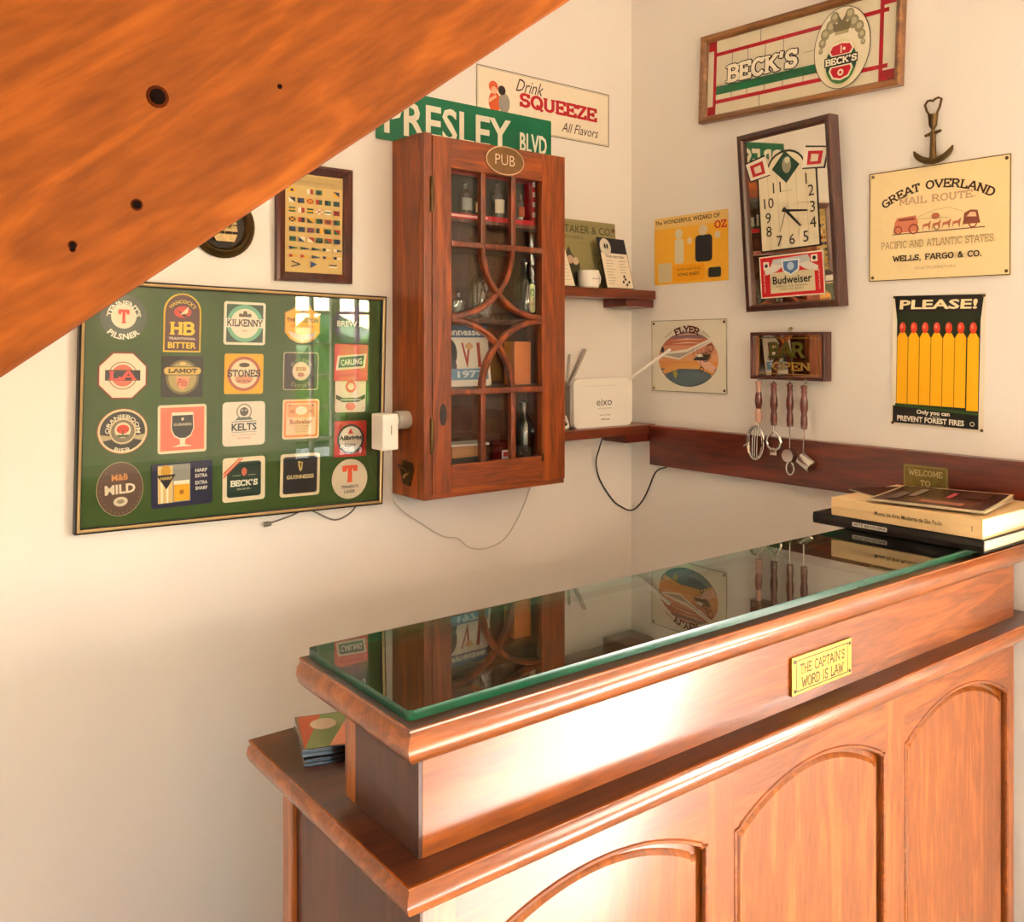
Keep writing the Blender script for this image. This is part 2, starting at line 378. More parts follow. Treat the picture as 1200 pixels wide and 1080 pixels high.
# ------------------------------------------------------------------ the room
X0, X1, YF, H = -5.2, 3.4, -4.4, 2.75
struct('floor', MB().box(X0-.2, X1+.2, YF-.2, .2, -.1, 0), M_floor)
struct('ceiling', MB().box(X0-.2, X1+.2, YF-.2, .2, H, H+.1), M_ceil)
struct('wall_back', MB().box(X0-.2, X1+.2, 0, .2, 0, H), M_wall)
struct('wall_right', MB().box(0, .14, -1.42, 0, 0, H), M_wall)
struct('wall_left', MB().box(X0-.2, X0, YF-.2, 0, 0, H), M_wall)
struct('wall_far', MB().box(X1, X1+.2, YF-.2, 0, 0, H), M_wall)
OP = [(-3.5, -2.4, .85, 2.15), (.92, 1.7, .5, 2.2), (1.86, 3.15, 0, 2.3)]
mb = MB(); x = X0-.2
for a, b, c, d in OP:
    mb.box(x, a, YF-.18, YF, 0, H); mb.box(a, b, YF-.18, YF, d, H)
    if c > 0: mb.box(a, b, YF-.18, YF, 0, c)
    x = b
mb.box(x, X1+.2, YF-.18, YF, 0, H); struct('wall_front', mb, M_wall)
M_wf = plain('white_window_paint', '#d9d2c4', .4)
def window(name, a, b, c, d, nx, nz, door=False):
    f = MB(); t = .05; y0, y1 = YF-.12, YF-.05
    f.box(a, a+t, y0, y1, c, d).box(b-t, b, y0, y1, c, d).box(a+t, b-t, y0, y1, d-t, d)
    if not door: f.box(a+t, b-t, y0, y1, c, c+t)
    o = struct(name, f, M_wf)
    if door: return
    for i in range(1, nx):
        xx = a+(b-a)*i/nx; wd = .035 if i*2 == nx else .012
        MB().box(xx-wd, xx+wd, y0+.015, y1-.015, c+t, d-t).build('muntin', M_wf, o)
    for i in range(1, nz):
        zz = c+(d-c)*i/nz; MB().box(a+t, b-t, y0+.018, y1-.018, zz-.011, zz+.011).build('muntin', M_wf, o)
    MB().box(a+t, b-t, YF-.088, YF-.084, c+t, d-t).build('pane', M_pane, o)
window('window_1', *OP[0], 4, 4); window('window_2', *OP[1], 4, 7); window('door_1', *OP[2], 2, 1, True)
for a, b, c, d in OP:
    pl = bpy.data.lights.new('portal', 'AREA'); pl.shape = 'RECTANGLE'; pl.size = b-a; pl.size_y = d-c; pl.cycles.is_portal = True
    po = bpy.data.objects.new('daylight_portal', pl); COL.objects.link(po); po.location = ((a+b)/2, YF-.2, (c+d)/2); po.rotation_euler = (R(90), 0, 0)
    po['kind'] = 'helper'
# outdoors, seen only in reflections: paving and a hedge
struct('terrace_ground', MB().box(-14, 14, -16, YF-.2, -.12, -.02), plain('sandy_paving', '#b0a58c', .8, scale=2))
mb = MB()
for k in range(90):
    bm = bmesh.new(); bmesh.ops.create_icosphere(bm, subdivisions=2, radius=random.uniform(.5, .95))
    c = Vector((random.uniform(-10, 10), random.uniform(-11.6, -10.4), random.uniform(-.1, 1.1)))
    for v in bm.verts: v.co = v.co*random.uniform(.8, 1.2)+c
    bm.verts.index_update(); mb.add([v.co[:] for v in bm.verts], [[v.index for v in f.verts] for f in bm.faces]); bm.free()
tag(mb.build('garden_hedge', plain('hedge_leaves', '#86b04e', .7, var=.6, scale=6)), 'green hedge outside beyond the front windows', 'hedge', kind='stuff')
# wall lamps on the front wall
def sconce(x, z, label, k=1.0):
    e = empty('wall_lamp', T3(x, YF+.002, z), label, 'lamp', 'wall lamps between the front windows')
    MB().lathe([(.05, 0), (.05, .01), (.02, .02), (.012, .03), (.012, .09)], 16, mat=rx(-90)).build('backplate', M_brassd, e)
    mm = bpy.data.materials.get('lamp_shade_glow')
    if not mm:
        mm, n, b, out = new('lamp_shade_glow'); b.inputs['Base Color'].default_value = lin('#f2d8a8')
        b.inputs['Emission Color'].default_value = (1, .62, .3, 1); b.inputs['Emission Strength'].default_value = 6
    MB().lathe([(.07, -.07), (.10, .0), (.11, .10), (.085, .10), (.06, -.06)], 20, mat=T3(0, .14, 0)).build('lamp_shade', mm, e)
    l = bpy.data.lights.new('bulb', 'POINT'); l.energy = LAMP_W*k; l.color = (1, .71, .47); l.shadow_soft_size = .09
    lo = bpy.data.objects.new('bulb', l); COL.objects.link(lo); lo.parent = e; lo.location = (0, .14, .13)
sconce(-2.1, 1.74, 'warm wall lamp beside the small window', .55); sconce(-.75, 1.80, 'warm wall lamp on the bare stretch of front wall', 1.4)

# ------------------------------------------------------------------ sloping stair plank
e = empty('stair_stringer', Matrix.Translation((-1.82, -1.2, 1.492)) @ ry(-36.05), 'broad orange pine plank of the staircase slanting across the top left', 'stair plank')
MB().box(-2.2, 1.6, 0, .045, 0.0, .46, bev=.003).build('plank', M_stair, e)
M_knot = plain('dark_knot', '#0d0401', .8, var=.4, scale=90, spec=.05); M_knotr = plain('knot_ring', '#3d1502', .8, var=.3, scale=60, spec=.05)
for (wx, wz, r) in ((-1.753, 1.675, .0075), (-1.768, 1.592, .004), (-1.812, 1.559, .0028), (-1.812, 1.556, .002), (-1.655, 1.70, .002)):
    lx = (wx+1.82)*math.cos(R(36.05))+(wz-1.492)*math.sin(R(36.05)); lz = -(wx+1.82)*math.sin(R(36.05))+(wz-1.492)*math.cos(R(36.05))
    MB().lathe([(r*1.15, 0), (r*.9, .0006), (0, .0007)], 14, mat=T3(lx, 0, lz) @ rx(90)).lathe([(r*.8, .0007), (0, .0010)], 12, 1, mat=T3(lx, 0, lz) @ rx(90)).build('knot', [M_knotr, M_knot], e)

# ------------------------------------------------------------------ bar counter
bar = empty('bar_counter', T3(-1.448, -1.09, 0) @ rz(-.9), 'varnished mahogany bar counter with raised ledge and three arched panels', 'bar counter')
BL = 1.39
def U(o):  # path round left end and front
    return None
def nosing(yb, prof, top, xr):
    path = [(0, yb, -1, 0), (0, 0, -1, -1), (xr, 0, 0, -1)]
    m = MB().sweep(path, prof, ends=True)
    return m
def slab(name, yb, zt, prof, xr, mat, matt):
    m = nosing(yb, prof, zt, xr)
    o = prof[-1][0]
    m.add([(-o, yb, zt), (-o, -o, zt), (xr, -o, zt), (xr, yb, zt)], [[0, 1, 2, 3]], 1)
    b0 = prof[0][1]
    m.add([(0, yb, b0), (0, 0, b0), (xr, 0, b0), (xr, yb, b0)], [[3, 2, 1, 0]])
    m.add([(0, yb, b0), (xr, yb, b0), (xr, yb, zt), (-o, yb, zt)], [[0, 1, 2, 3]])
    m.add([(xr, 0, b0), (xr, yb, b0), (xr, yb, zt), (xr, -o, zt)], [[0, 1, 2, 3]])
    return m.build(name, [mat, matt], bar)
M_step = wood('dark_step_wood', '#5c2a14', '#4a200e', '#2e1208', 'X', 8, .35, .6, .15, stretch=8)
M_topwood = wood('dark_top_wood', '#3d2214', '#301a0f', '#1e0f08', 'X', 8, .3, .3, .1, stretch=8)
slab('ledge_top', .235, 1.096, [(0, 1.052), (.014, 1.0525), (.025, 1.057), (.033, 1.066), (.036, 1.076), (.0345, 1.085), (.029, 1.0905), (.0285, 1.092), (.0315, 1.0925), (.032, 1.095), (.0305, 1.096)], 1.437, M_bar, M_topwood)
slab('counter_top', .39, .940, [(0, .896), (.012, .8965), (.025, .901), (.035, .910), (.0395, .920), (.038, .929), (.0325, .9345), (.032, .936), (.036, .9365), (.037, .939), (.035, .940)], 1.44, M_bar, M_step)
mb = MB().box(.003, BL, 0, .168, .938, 1.054)
mb.build('ledge_box', M_bar, bar)
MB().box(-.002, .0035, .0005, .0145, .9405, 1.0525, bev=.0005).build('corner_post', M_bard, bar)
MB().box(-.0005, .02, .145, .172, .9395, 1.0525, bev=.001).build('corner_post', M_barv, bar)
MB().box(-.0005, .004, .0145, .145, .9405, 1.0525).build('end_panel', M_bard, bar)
# lower case: carcass, posts, rails, arched panels
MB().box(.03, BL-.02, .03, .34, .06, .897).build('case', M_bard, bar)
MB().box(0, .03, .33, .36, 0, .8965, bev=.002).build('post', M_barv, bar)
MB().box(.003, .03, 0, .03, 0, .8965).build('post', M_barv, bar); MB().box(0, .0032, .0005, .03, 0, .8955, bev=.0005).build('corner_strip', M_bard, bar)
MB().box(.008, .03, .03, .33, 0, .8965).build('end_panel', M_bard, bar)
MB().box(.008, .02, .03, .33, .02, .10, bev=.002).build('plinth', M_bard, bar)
PAN = [(.045, .463), (.519, .914), (.975, 1.364)]
edges = [.03]+[v for p in PAN for v in p]+[BL]
for i in range(4):
    a = edges[2*i]; b = edges[2*i+1]
    MB().box(a, b, .0, .03, .0, .8965).build('stile', M_barv, bar)
for a, b in PAN:
    c = (a+b)/2; hw = (b-a)/2; zs, zp = .800, .853
    def arch(ins, n=18):
        # shouldered arch: small step at each end, then a segmental curve
        rise = zp-zs-.006; hh = hw-.012
        rad = (hh*hh+rise*rise)/(2*rise); pts = []
        for i in range(n+1):
            t = -hh+2*hh*i/n; pts.append((c+t, zs+.006+math.sqrt(rad*rad-t*t)-(rad-rise)))
        pts = [(a, zs)]+[(a+.010, zs+.002)]+pts+[(b-.010, zs+.002)]+[(b, zs)]
        if ins:
            pts = [(c+(px-c)*(1-ins/hw), pz-ins) for px, pz in pts]
        return pts
    top = arch(0)
    # rail as strips between arch and z .8965
    m = MB(); n = len(top)
    vs = [(x_, .0, z_) for x_, z_ in top]+[(x_, .0, .8965) for x_, z_ in top]+[(x_, .03, z_) for x_, z_ in top]
    m.add(vs, [[i, i+1, n+i+1, n+i] for i in range(n-1)]+[[i, 2*n+i, 2*n+i+1, i+1] for i in range(n-1)])
    m.build('arched_rail', M_bar, bar)
    MB().box(a, b, 0, .03, 0, .12).build('bottom_rail', M_bar, bar)
    # panel: recessed sunk margin, raised field
    o0 = arch(.0)+[(b, .12), (a, .12)]; o1 = arch(.014)+[(b-.014, .134), (a+.014, .134)]; o2 = arch(.02)+[(b-.02, .14), (a+.02, .14)]
    m = MB(); k = len(o0)
    vs = [(x_, .0125, z_) for x_, z_ in o0]+[(x_, .011, z_) for x_, z_ in o1]+[(x_, .005, z_) for x_, z_ in o2]
    m.add(vs, [[i, (i+1) % k, k+(i+1) % k, k+i] for i in range(k)]+[[k+i, k+(i+1) % k, 2*k+(i+1) % k, 2*k+i] for i in range(k)]+[list(range(2*k, 3*k))])
    m.build('arched_panel', M_barv, bar)
    pth = [(x_, .002, z_) for x_, z_ in arch(.003)+[(b-.003, .123), (a+.003, .123)]]
    MB().tube(pth, .0042, 6, closed=True).build('panel_bead', M_bar, bar)
# glass sheet on the ledge
gx0, gx1, gy0, gy1 = -.022, 1.425, -.014, .231
m = MB(); z0, z1 = 1.0965, 1.1072
pts = rrect(gx0, gy0, gx1, gy1, .006, 3)
m.prism(pts, z0, z1, 1, cap_mi=0)
g = m.build('glass_sheet', [M_top, M_edge], bar); g['label'] = 'clear glass sheet with green polished edge'
# brass plaque
pq = empty('brass_plaque', T3(-1.448, -1.09, 0) @ rz(-.9) @ T3(.7275, -.0005, .986) @ rx(90), 'small brass plaque screwed to the front of the bar ledge', 'plaque')
MB().box(-.079, .079, -.029, .029, 0, .004, bev=.0012).build('plate', M_brass, pq)
a = Art(.0041); a.outline([(-.068, -.023), (.068, -.023), (.068, .023), (-.068, .023)], .0016, '#3b2c12')
a.text("THE CAPTAIN'S", 0, .009, .0165, '#4a3815', .118, wt=.15, serif=True, ser=.06); a.text("WORD IS LAW", 0, -.012, .0165, '#4a3815', .112, wt=.15, serif=True, ser=.06)
for sx in (-1, 1):
    for sy in (-1, 1): a.circ(sx*.0725, sy*.022, .0028, '#2a1f0e')
a.build('lettering', pq, .4)

# ------------------------------------------------------------------ right wall: wooden strip with plate
M_brd = M_strip
st = tag(MB().box(-.03, 0, -1.42, -.101, 1.133, 1.247, bev=.003).build('wooden_wall_rail', M_brd), 'dark red wooden rail running along the right wall behind the bar', 'rail')
e = empty('brass_door_plate', frame_at('right', -.918, 1.187, .0302), 'tarnished square brass plate with worn lettering on the wooden rail', 'plaque')
MB().box(-.05, .05, -.031, .031, 0, .002, bev=.0006).build('plate', plain('tarnished_brass', '#7d6c3a', .4, .7, var=.3, scale=70, bump=.3), e)
a = Art(.0021); a.outline([(-.047, -.028), (.047, -.028), (.047, .028), (-.047, .028)], .001, '#b8a468')
a.text('WELCOME', 0, .014, .013, '#ccb87a', .076, serif=True, wt=.14, ser=.05, arc=None); a.text('TO', 0, -.008, .013, '#ccb87a', .022, serif=True, wt=.14, ser=.05); a.build('lettering', e, .4)

# ------------------------------------------------------------------ shelves
def shelf(name, z, label):
    e = empty(name, T3(-.2, 0, z), label, 'shelf')
    MB().box(-.195, .198, -.1, -.001, -.026, 0, bev=.002).build('board', M_shelf, e)
    MB().box(.08, .196, -.094, -.001, -.049, -.0262, bev=.003).build('bracket', M_strip, e)
    return e
shelf('upper_shelf', 1.638, 'upper short wooden shelf in the corner holding mug and cards')
shelf('lower_shelf', 1.249, 'lower short wooden shelf in the corner under the router')

# ------------------------------------------------------------------ framed board of beer mats
BT = -1.3
board = empty('framed_beer_mats', frame_at('back', -1.203, 1.357, 0, BT), 'large green board of beer mats in a thin black and gilt frame', 'picture')
bw, bh = .340, .2485
M_felt = plain('green_felt', '#33501a', .8, var=.12, scale=40)
def mitre(mb, w, h, t, prof, mi=0):
    """rectangular frame: profile (inward distance, height) swept round a w x h outline (half sizes)"""
    k = len(prof); vs = []
    for cx, cy in ((-1, -1), (1, -1), (1, 1), (-1, 1)):
        for o, z in prof: vs.append((cx*(w-o), cy*(h-o), z))
    fs = []
    for i in range(4):
        j = (i+1) % 4
        for q in range(k): fs.append([i*k+q, i*k+(q+1) % k, j*k+(q+1) % k, j*k+q])
    mb.add(vs, fs, mi); return mb
MB().box(-bw+.004, bw-.004, -bh+.004, bh-.004, .001, .008).build('backing', M_felt, board)
mitre(MB(), bw, bh, 0, [(0, 0), (0, .018), (.0035, .0195), (.0035, 0)]).build('frame', M_black, board)
mitre(MB(), bw-.0035, bh-.0035, 0, [(0, 0), (0, .020), (.003, .0215), (.0055, .019), (.0055, 0)]).build('gilt_slip', M_gold, board)
mitre(MB(), bw-.009, bh-.009, 0, [(0, .008), (0, .0175), (.0018, .0165), (.0018, .008)]).build('inner_slip', M_black, board)
MB().box(-bw+.008, bw-.008, -bh+.008, bh-.008, .0135, .015).build('picture_glass', M_boardg, board)
c_, s_ = math.cos(R(-BT)), math.sin(R(-BT))
def matpos(x, z):
    dx, dz = x+1.203, z-1.357; return dx*c_-dz*s_, dx*s_+dz*c_
def beer_mat(x, z, pts, label, rot=0, edge='#cdbf9f'):
    px, py = matpos(x, z)
    m = T3(px, py, .0082) @ rz(rot)
    o = MB().prism(pts, 0, .0013).build('beer_mat', pr(edge, .6), board, mat=m, label=label)
    return o, Art(.0013)
def sq(h, r=.006, w=None): w = w or h; return rrect(-w, -h, w, h, r)
CR = '#e6d9bd'; BK = '#1c1712'
# column 1
o, a = beer_mat(-1.456, 1.539, ell(0, 0, .045), 'round grey beer mat with a red T on white', 0, '#4a5547')
a.circ(0, 0, .044, '#4b574b'); a.circ(0, .001, .0245, '#c9bfae'); a.circ(0, .001, .0235, CR); a.text('T', 0, .001, .028, '#d8372c', serif=True, wt=.24, ser=.06)
a.text("TENNENT'S", 0, 0, .012, '#efe8d6', .085, bold=.03, arc=(.0275, True)); a.text('PILSNER', 0, 0, .012, '#efe8d6', .062, bold=.03, arc=(.0395, False)); a.build('print', o)
o, a = beer_mat(-1.458, 1.422, [(.0475*math.cos(R(22.5+45*i))*1.06, .0475*math.sin(R(22.5+45*i))*1.06) for i in range(8)], 'eight-sided white beer mat with a dark red rim and red lettering', 0, '#8d2f24')
p8 = lambda r: [(r*math.cos(R(22.5+45*i)), r*math.sin(R(22.5+45*i))) for i in range(8)]
a.poly(p8(.0475), CR); a.circ(0, 0, .028, '#a8805f'); a.circ(0, 0, .0255, CR); a.circ(0, 0, .022, '#c9644b'); a.rect(-.0335, -.010, .0335, .011, '#1d1613')
a.text("LA", 0, 0, .0185, '#e8493a', .054, serif=True, wt=.22, ser=.08); a.build('print', o)
o, a = beer_mat(-1.458, 1.311, ell(0, 0, .0485, .0455), 'round black and cream beer mat with a red tree in the middle', 0, '#9c4a26')
a.circ(0, 0, .047, '#d9c8a0', .044); a.circ(0, 0, .043, '#1d1915', .040); a.ring(0, 0, .022, .026, '#cbb88c'); a.circ(0, 0, .021, '#7d705a'); a.circ(0, .002, .0155, '#e2d6b4'); a.circ(0, .004, .012, '#d8401f', .009)
for i in range(7): a.circ(-.008+.0027*i, .004+.003*((i*5) % 3-1), .0014, '#5e1c10', n=8)
a.rect(-.0012, -.008, .0012, .0, '#3a2a16'); a.poly([(-.012, -.007), (.012, -.007), (.009, -.012), (-.009, -.012)], '#4c5a33')
a.text('ORANJEBOOM', 0, 0, .0105, '#e6dcc0', .098, bold=.02, arc=(.0285, True)); a.text('BIER', 0, 0, .009, '#e6dcc0', .032, bold=.02, arc=(.0385, False))
a.poly([(-.044, -.006), (-.024, -.009), (-.022, -.016), (-.038, -.019)], '#b8a87e'); a.poly([(.044, -.006), (.024, -.009), (.022, -.016), (.038, -.019)], '#b8a87e'); a.build('print', o)
o, a = beer_mat(-1.463, 1.196, ell(0, 0, .0445, .054), 'tall oval brown beer mat with cream lettering', 3, '#b5a27c')
a.circ(0, 0, .0435, '#5c463a', .053); a.text('M&B', 0, .0235, .013, '#c98a56', .031, bold=.03); a.text('MILD', 0, .0, .019, '#e0d3b6', .058, bold=.035); a.circ(0, -.025, .0135, '#d5c8aa', .0095); a.circ(0, -.025, .007, '#8e8468', .004)
for i in range(30):
    t = 2*PI*i/30; a.circ(.038*math.cos(t), .0475*math.sin(t), .0011, '#8d7760', n=6)
a.build('print', o)
# column 2
hb = [(-.0385, -.061), (.0385, -.061), (.0385, .022)]+ell(0, .022, .0385, .039, 0, 180, 12)[1:]
o, a = beer_mat(-1.34, 1.529, hb, 'tall arched maroon and yellow beer mat', 0, '#d8b22e')
hi = [(x_*.92, y_*.95) for x_, y_ in hb]; a.poly(hi, '#4d2420')
a.text("HANCOCK'S", 0, .012, .008, '#d9b93a', .06, bold=.02, arc=(.032, True)); a.circ(0, .022, .018, '#c9402c', .012); a.poly([(-.014, .028), (0, .019), (.013, .012), (.002, .012)], '#1c1210'); a.poly([(-.006, .016), (.012, .034), (.010, .02)], '#e3d5b0')
a.text('HB', 0, -.012, .029, '#e3c02e', .052, serif=True, wt=.24, ser=.07); a.text('TRADITIONAL', 0, -.033, .005, '#d8c6a8', .056, bold=.03); a.text('BITTER', 0, -.047, .013, '#e3c02e', .058, bold=.03); a.build('print', o)
o, a = beer_mat(-1.34, 1.417, sq(.0425, .003), 'square black beer mat with a gold roundel', 0, '#241f1b')
a.circ(0, -.001, .034, '#6d6138', .036); a.circ(0, -.001, .029, '#a3925a', .031); a.poly(rrect(-.0395, .003, .0395, .021, .009), '#4a3a1c'); a.poly(rrect(-.038, .0045, .038, .0195, .0075), '#c9a64b')
a.text('LAMOT', 0, .012, .0095, '#1d1710', .06, serif=True, wt=.24, ser=.07); a.poly([(-.014, 0), (.014, 0), (.010, -.02), (0, -.028), (-.010, -.02)], '#d98f6a'); a.text('Pils', 0, -.012, .016, '#9c2f20', .019, shear=.2, bold=.02); a.circ(0, .027, .007, '#c9b06a', .004); a.build('print', o)
o, a = beer_mat(-1.34, 1.309, sq(.05, .006), 'square salmon beer mat with a stemmed glass of stout', 1, '#d9cfae')
a.rect(-.045, -.0445, .045, .0445, '#d9694e'); gp = [(-.022, .034), (.022, .034), (.024, .0), (.017, -.016), (.006, -.022), (.005, -.032), (.021, -.037), (-.021, -.037), (-.005, -.032), (-.006, -.022), (-.017, -.016), (-.024, 0)]
a.poly(gp, '#eaddc0'); a.poly([(-.021, .028), (.021, .028), (.022, .0), (.016, -.013), (.006, -.019), (-.006, -.019), (-.016, -.013), (-.022, 0)], '#1c1a19'); a.text('GUINNESS', 0, .009, .0055, '#d9cba8', .037, bold=.02); a.circ(0, .02, .0028, '#d9cba8', .0035, n=10); a.build('print', o)
o, a = beer_mat(-1.34, 1.194, rrect(-.0625, -.0455, .0625, .0455, .005), 'wide navy beer mat with a pint and a tumbler of lager', 1.5, '#1d2140')
a.rect(-.05, -.036, .016, .042, '#8d8f88'); a.rect(-.05, -.036, -.02, .04, '#d9bd80'); a.rect(-.044, -.036, -.040, .015, '#f0e4c2'); a.rect(-.033, -.036, -.029, .015, '#f0e4c2'); a.circ(-.034, .03, .010, '#c9962c', .012); a.poly([(-.052, .022), (-.014, .022), (-.033, -.008)], '#1d1c28'); a.text('HARP', -.033, .015, .006, '#d9bd62', .024, bold=.02)
a.rect(-.018, -.034, .014, .002, '#e0a41c'); a.rect(-.018, .0, .014, .008, '#efe3c8'); a.circ(-.002, -.016, .005, '#a86e12')
for i, t in enumerate(('HARP', 'EXTRA', 'EXTRA', 'SHARP')): a.text(t, .039, .026-.0115*i-(.003 if i > 1 else 0), .0075, '#e0dccf', .0255, bold=.03)
a.build('print', o)
# column 3
o, a = beer_mat(-1.206, 1.529, sq(.0465, .006), 'square green and white beer mat with a castle', 0, '#e3dcc6')
a.poly(sq(.041, .002), '#2c4a3a'); a.circ(0, 0, .0405, '#6fae8c'); a.rect(-.042, -.009, .042, .010, '#e3dcc6'); a.circ(0, 0, .032, '#ead9c2'); a.poly([(-.014, .014), (.014, .014), (.014, .02), (.009, .022), (.006, .019), (.003, .027), (-.003, .027), (-.006, .019), (-.010, .022), (-.014, .02)], '#5c4f3e')
a.text('KILKENNY', 0, .001, .0165, '#1e1a16', .08, serif=True, wt=.2, ser=.05); a.text('IRISH', 0, -.016, .004, '#9a4a3a', .012); a.build('print', o)
o, a = beer_mat(-1.208, 1.42, sq(.0435, .005), 'square yellow beer mat with a brown ring', 0, '#d9a51e')
a.circ(0, 0, .0375, '#a8573a'); a.circ(0, 0, .031, '#e0c9a2'); a.circ(0, -.012, .02, '#c98a6a', .010); a.circ(0, .019, .012, '#4a3a2c', .005); a.text('STONES', 0, .001, .016, '#1c1612', .074, serif=True, wt=.2, ser=.06); a.text('BEST BITTER', 0, -.016, .0045, '#7a3020', .03, bold=.02); a.build('print', o)
o, a = beer_mat(-1.208, 1.312, sq(.0475, .009), 'square white beer mat with a wreath and a stag', 1, '#ded5c4')
a.ring(0, .026, .0145, .0175, '#8f8874'); a.circ(0, .026, .0095, '#4b463a'); a.circ(-.004, .029, .0018, '#ded5c4', n=8); a.circ(.004, .029, .0018, '#ded5c4', n=8); a.poly([(-.02, .008), (.02, .008), (.014, .014), (-.014, .014)], '#5c6357'); a.rect(-.028, .004, .028, .0055, '#3a4a42'); a.text('KELTS', 0, -.007, .0165, '#15222a', .056, bold=.03); a.rect(-.028, -.0185, .028, -.0177, '#3a4a42'); a.text('ALCOOLVRIJ', 0, -.024, .0035, '#c96a5a', .052); a.text('PILSENER', 0, -.031, .0035, '#c96a5a', .03); a.build('print', o)
o, a = beer_mat(-1.208, 1.192, sq(.0475, .007), 'square dark green beer mat with a red corner sash', 1, '#ddd0b2')
a.poly([(-.014, .038), (.034, .038), (.038, .034), (.038, -.034), (.034, -.038), (-.034, -.038), (-.038, -.034), (-.038, .012)], '#173527'); a.poly([(-.046, .004), (-.046, .016), (-.012, .046), (-.001, .046)], '#c9543a'); a.line([(-.046, .010), (-.006, .046)], .0015, '#e8c6a8'); a.circ(0, .016, .006, '#c96a52', .009)
a.text("BECK'S", 0, -.008, .014, '#e8e2d0', .062, serif=True, wt=.25, ser=.07); a.rect(-.026, .008, -.008, .0088, '#c9c3a8'); a.rect(.008, .008, .026, .0088, '#c9c3a8'); a.text('BIER', 0, -.021, .0035, '#c9c3a8', .03); a.build('print', o)
# column 4
sh = [(-.043, .023), (-.025, .031), (-.010, .046), (0, .049), (.010, .046), (.025, .031), (.043, .023), (.043, -.022), (.030, -.036), (.012, -.044), (0, -.046), (-.012, -.044), (-.030, -.036), (-.043, -.022)]
o, a = beer_mat(-1.071, 1.531, sh, 'yellow shield-shaped beer mat', 0, '#b8862a')
a.poly([(x_*.95, y_*.95) for x_, y_ in sh], '#eaa51a'); a.circ(0, .031, .0085, '#cfc3a8', .011); a.circ(0, .031, .005, '#7d6a4a', .007); a.poly([(-.035, -.018), (0, -.028), (.035, -.018), (.026, -.032), (0, -.041), (-.026, -.032)], '#cdbfa4'); a.text('THEAKSTON', 0, .007, .0095, '#1f1810', .078, serif=True, wt=.2, ser=.05); a.text('BEST BITTER', 0, -.007, .006, '#c46a1a', .055); a.build('print', o)
o, a = beer_mat(-1.075, 1.423, sq(.0425, .005), 'square black beer mat with a pale disc in a ring of lettering', 0, '#b8a888')
a.poly(sq(.0405, .004), '#2a201c'); a.circ(0, 0, .0205, '#d8b8a4'); a.ring(0, 0, .0205, .022, '#8d7f66'); a.text('ESB', 0, .005, .009, '#a8402c', .024, bold=.03); a.circ(0, -.008, .008, '#8d3a24', .005); a.text("FULLER'S", 0, 0, .009, '#9a8c74', .055, arc=(.0255, True)); a.text('EXPORT', 0, 0, .009, '#9a8c74', .046, arc=(.0345, False)); a.build('print', o)
o, a = beer_mat(-1.075, 1.315, sq(.0445, .006), 'square orange and cream beer mat with thin red lettering', 0, '#e2c8a2')
a.poly(sq(.0405, .004), '#d9793f'); a.poly(sq(.036, .003), '#e4c49c'); a.rect(-.034, .004, .034, .033, '#dd9a6a'); a.circ(0, .019, .014, '#e9dfcc', .010)
for sx in (-1, 1): a.circ(sx*.028, .031, .002, '#6a2a18', n=6); a.circ(sx*.022, .017, .006, '#b8743f', .004)
a.text('Budweiser', 0, -.006, .011, '#9c3a20', .054, bold=.02)
for i in range(3): a.text('KING OF BEERS', 0, -.016-.006*i, .0035, '#b5623a', .04-.006*i)
a.build('print', o)
o, a = beer_mat(-1.077, 1.189, sq(.048, .007), 'square black beer mat with a gold harp, cream border', 0, '#d9c9a6')
a.poly(sq(.0415, .006), '#3d1f16'); a.poly(sq(.039, .005), '#171314'); a.poly([(-.006, .032), (.006, .028), (.004, .012), (0, .007), (-.005, .018)], '#bfa762'); a.poly([(-.002, .028), (.003, .026), (.001, .013)], '#171314'); a.text('GUINNESS', 0, -.004, .009, '#d9c48e', .066, serif=True, wt=.2, ser=.07); a.build('print', o)
# column 5
o, a = beer_mat(-.948, 1.53, p8(.0475), 'dark violet beer mat with white lettering', 0, '#3b2c44')
a.poly(p8(.0455), '#3c3050'); a.poly(rrect(-.044, -.010, .044, .012, .003), '#2a2236'); a.circ(0, .021, .009, '#6d5a74'); a.circ(0, .021, .006, '#a897a4'); a.text('BREW XI', 0, .001, .0135, '#ddd6cc', .074, bold=.035); a.build('print', o)
o, a = beer_mat(-.948, 1.44, sq(.0435, .004), 'square red beer mat with black banner lettering', 0, '#c83c34')
a.poly(sq(.0425, .004), '#c9423a'); a.poly([(-.04, -.018), (.036, -.012), (.04, .022), (-.036, .016)], '#d9c6ac'); a.poly([(-.034, -.012), (.03, -.008), (.034, .018), (-.03, .012)], '#2e3a2e'); a.text('CARLING', 0, .002, .014, '#e9dfcc', .055, bold=.02, rot=5); a.build('print', o)
o, a = beer_mat(-.95, 1.354, rrect(-.040, -.030, .040, .046, .006), 'white beer mat with a red medallion over a dark ribbon', 0, '#ddcdb6')
a.rect(-.038, -.028, .038, .02, '#d9cbb8'); a.circ(0, .030, .014, '#cf5a48'); a.circ(0, .030, .008, '#e2c9b2'); a.poly([(-.038, .012), (-.02, .004), (.02, .004), (.038, .012), (.038, .002), (.02, -.006), (-.02, -.006), (-.038, .002)], '#2d3328'); a.text('WORTHINGTON', 0, -.0005, .005, '#dcd2b8', .052, bold=.02); a.circ(0, -.016, .013, '#cf6a58', .009); a.build('print', o)
o, a = beer_mat(-.95, 1.262, sq(.042, .003), 'square red beer mat with a white disc and small red triangle', 0, '#b5332c')
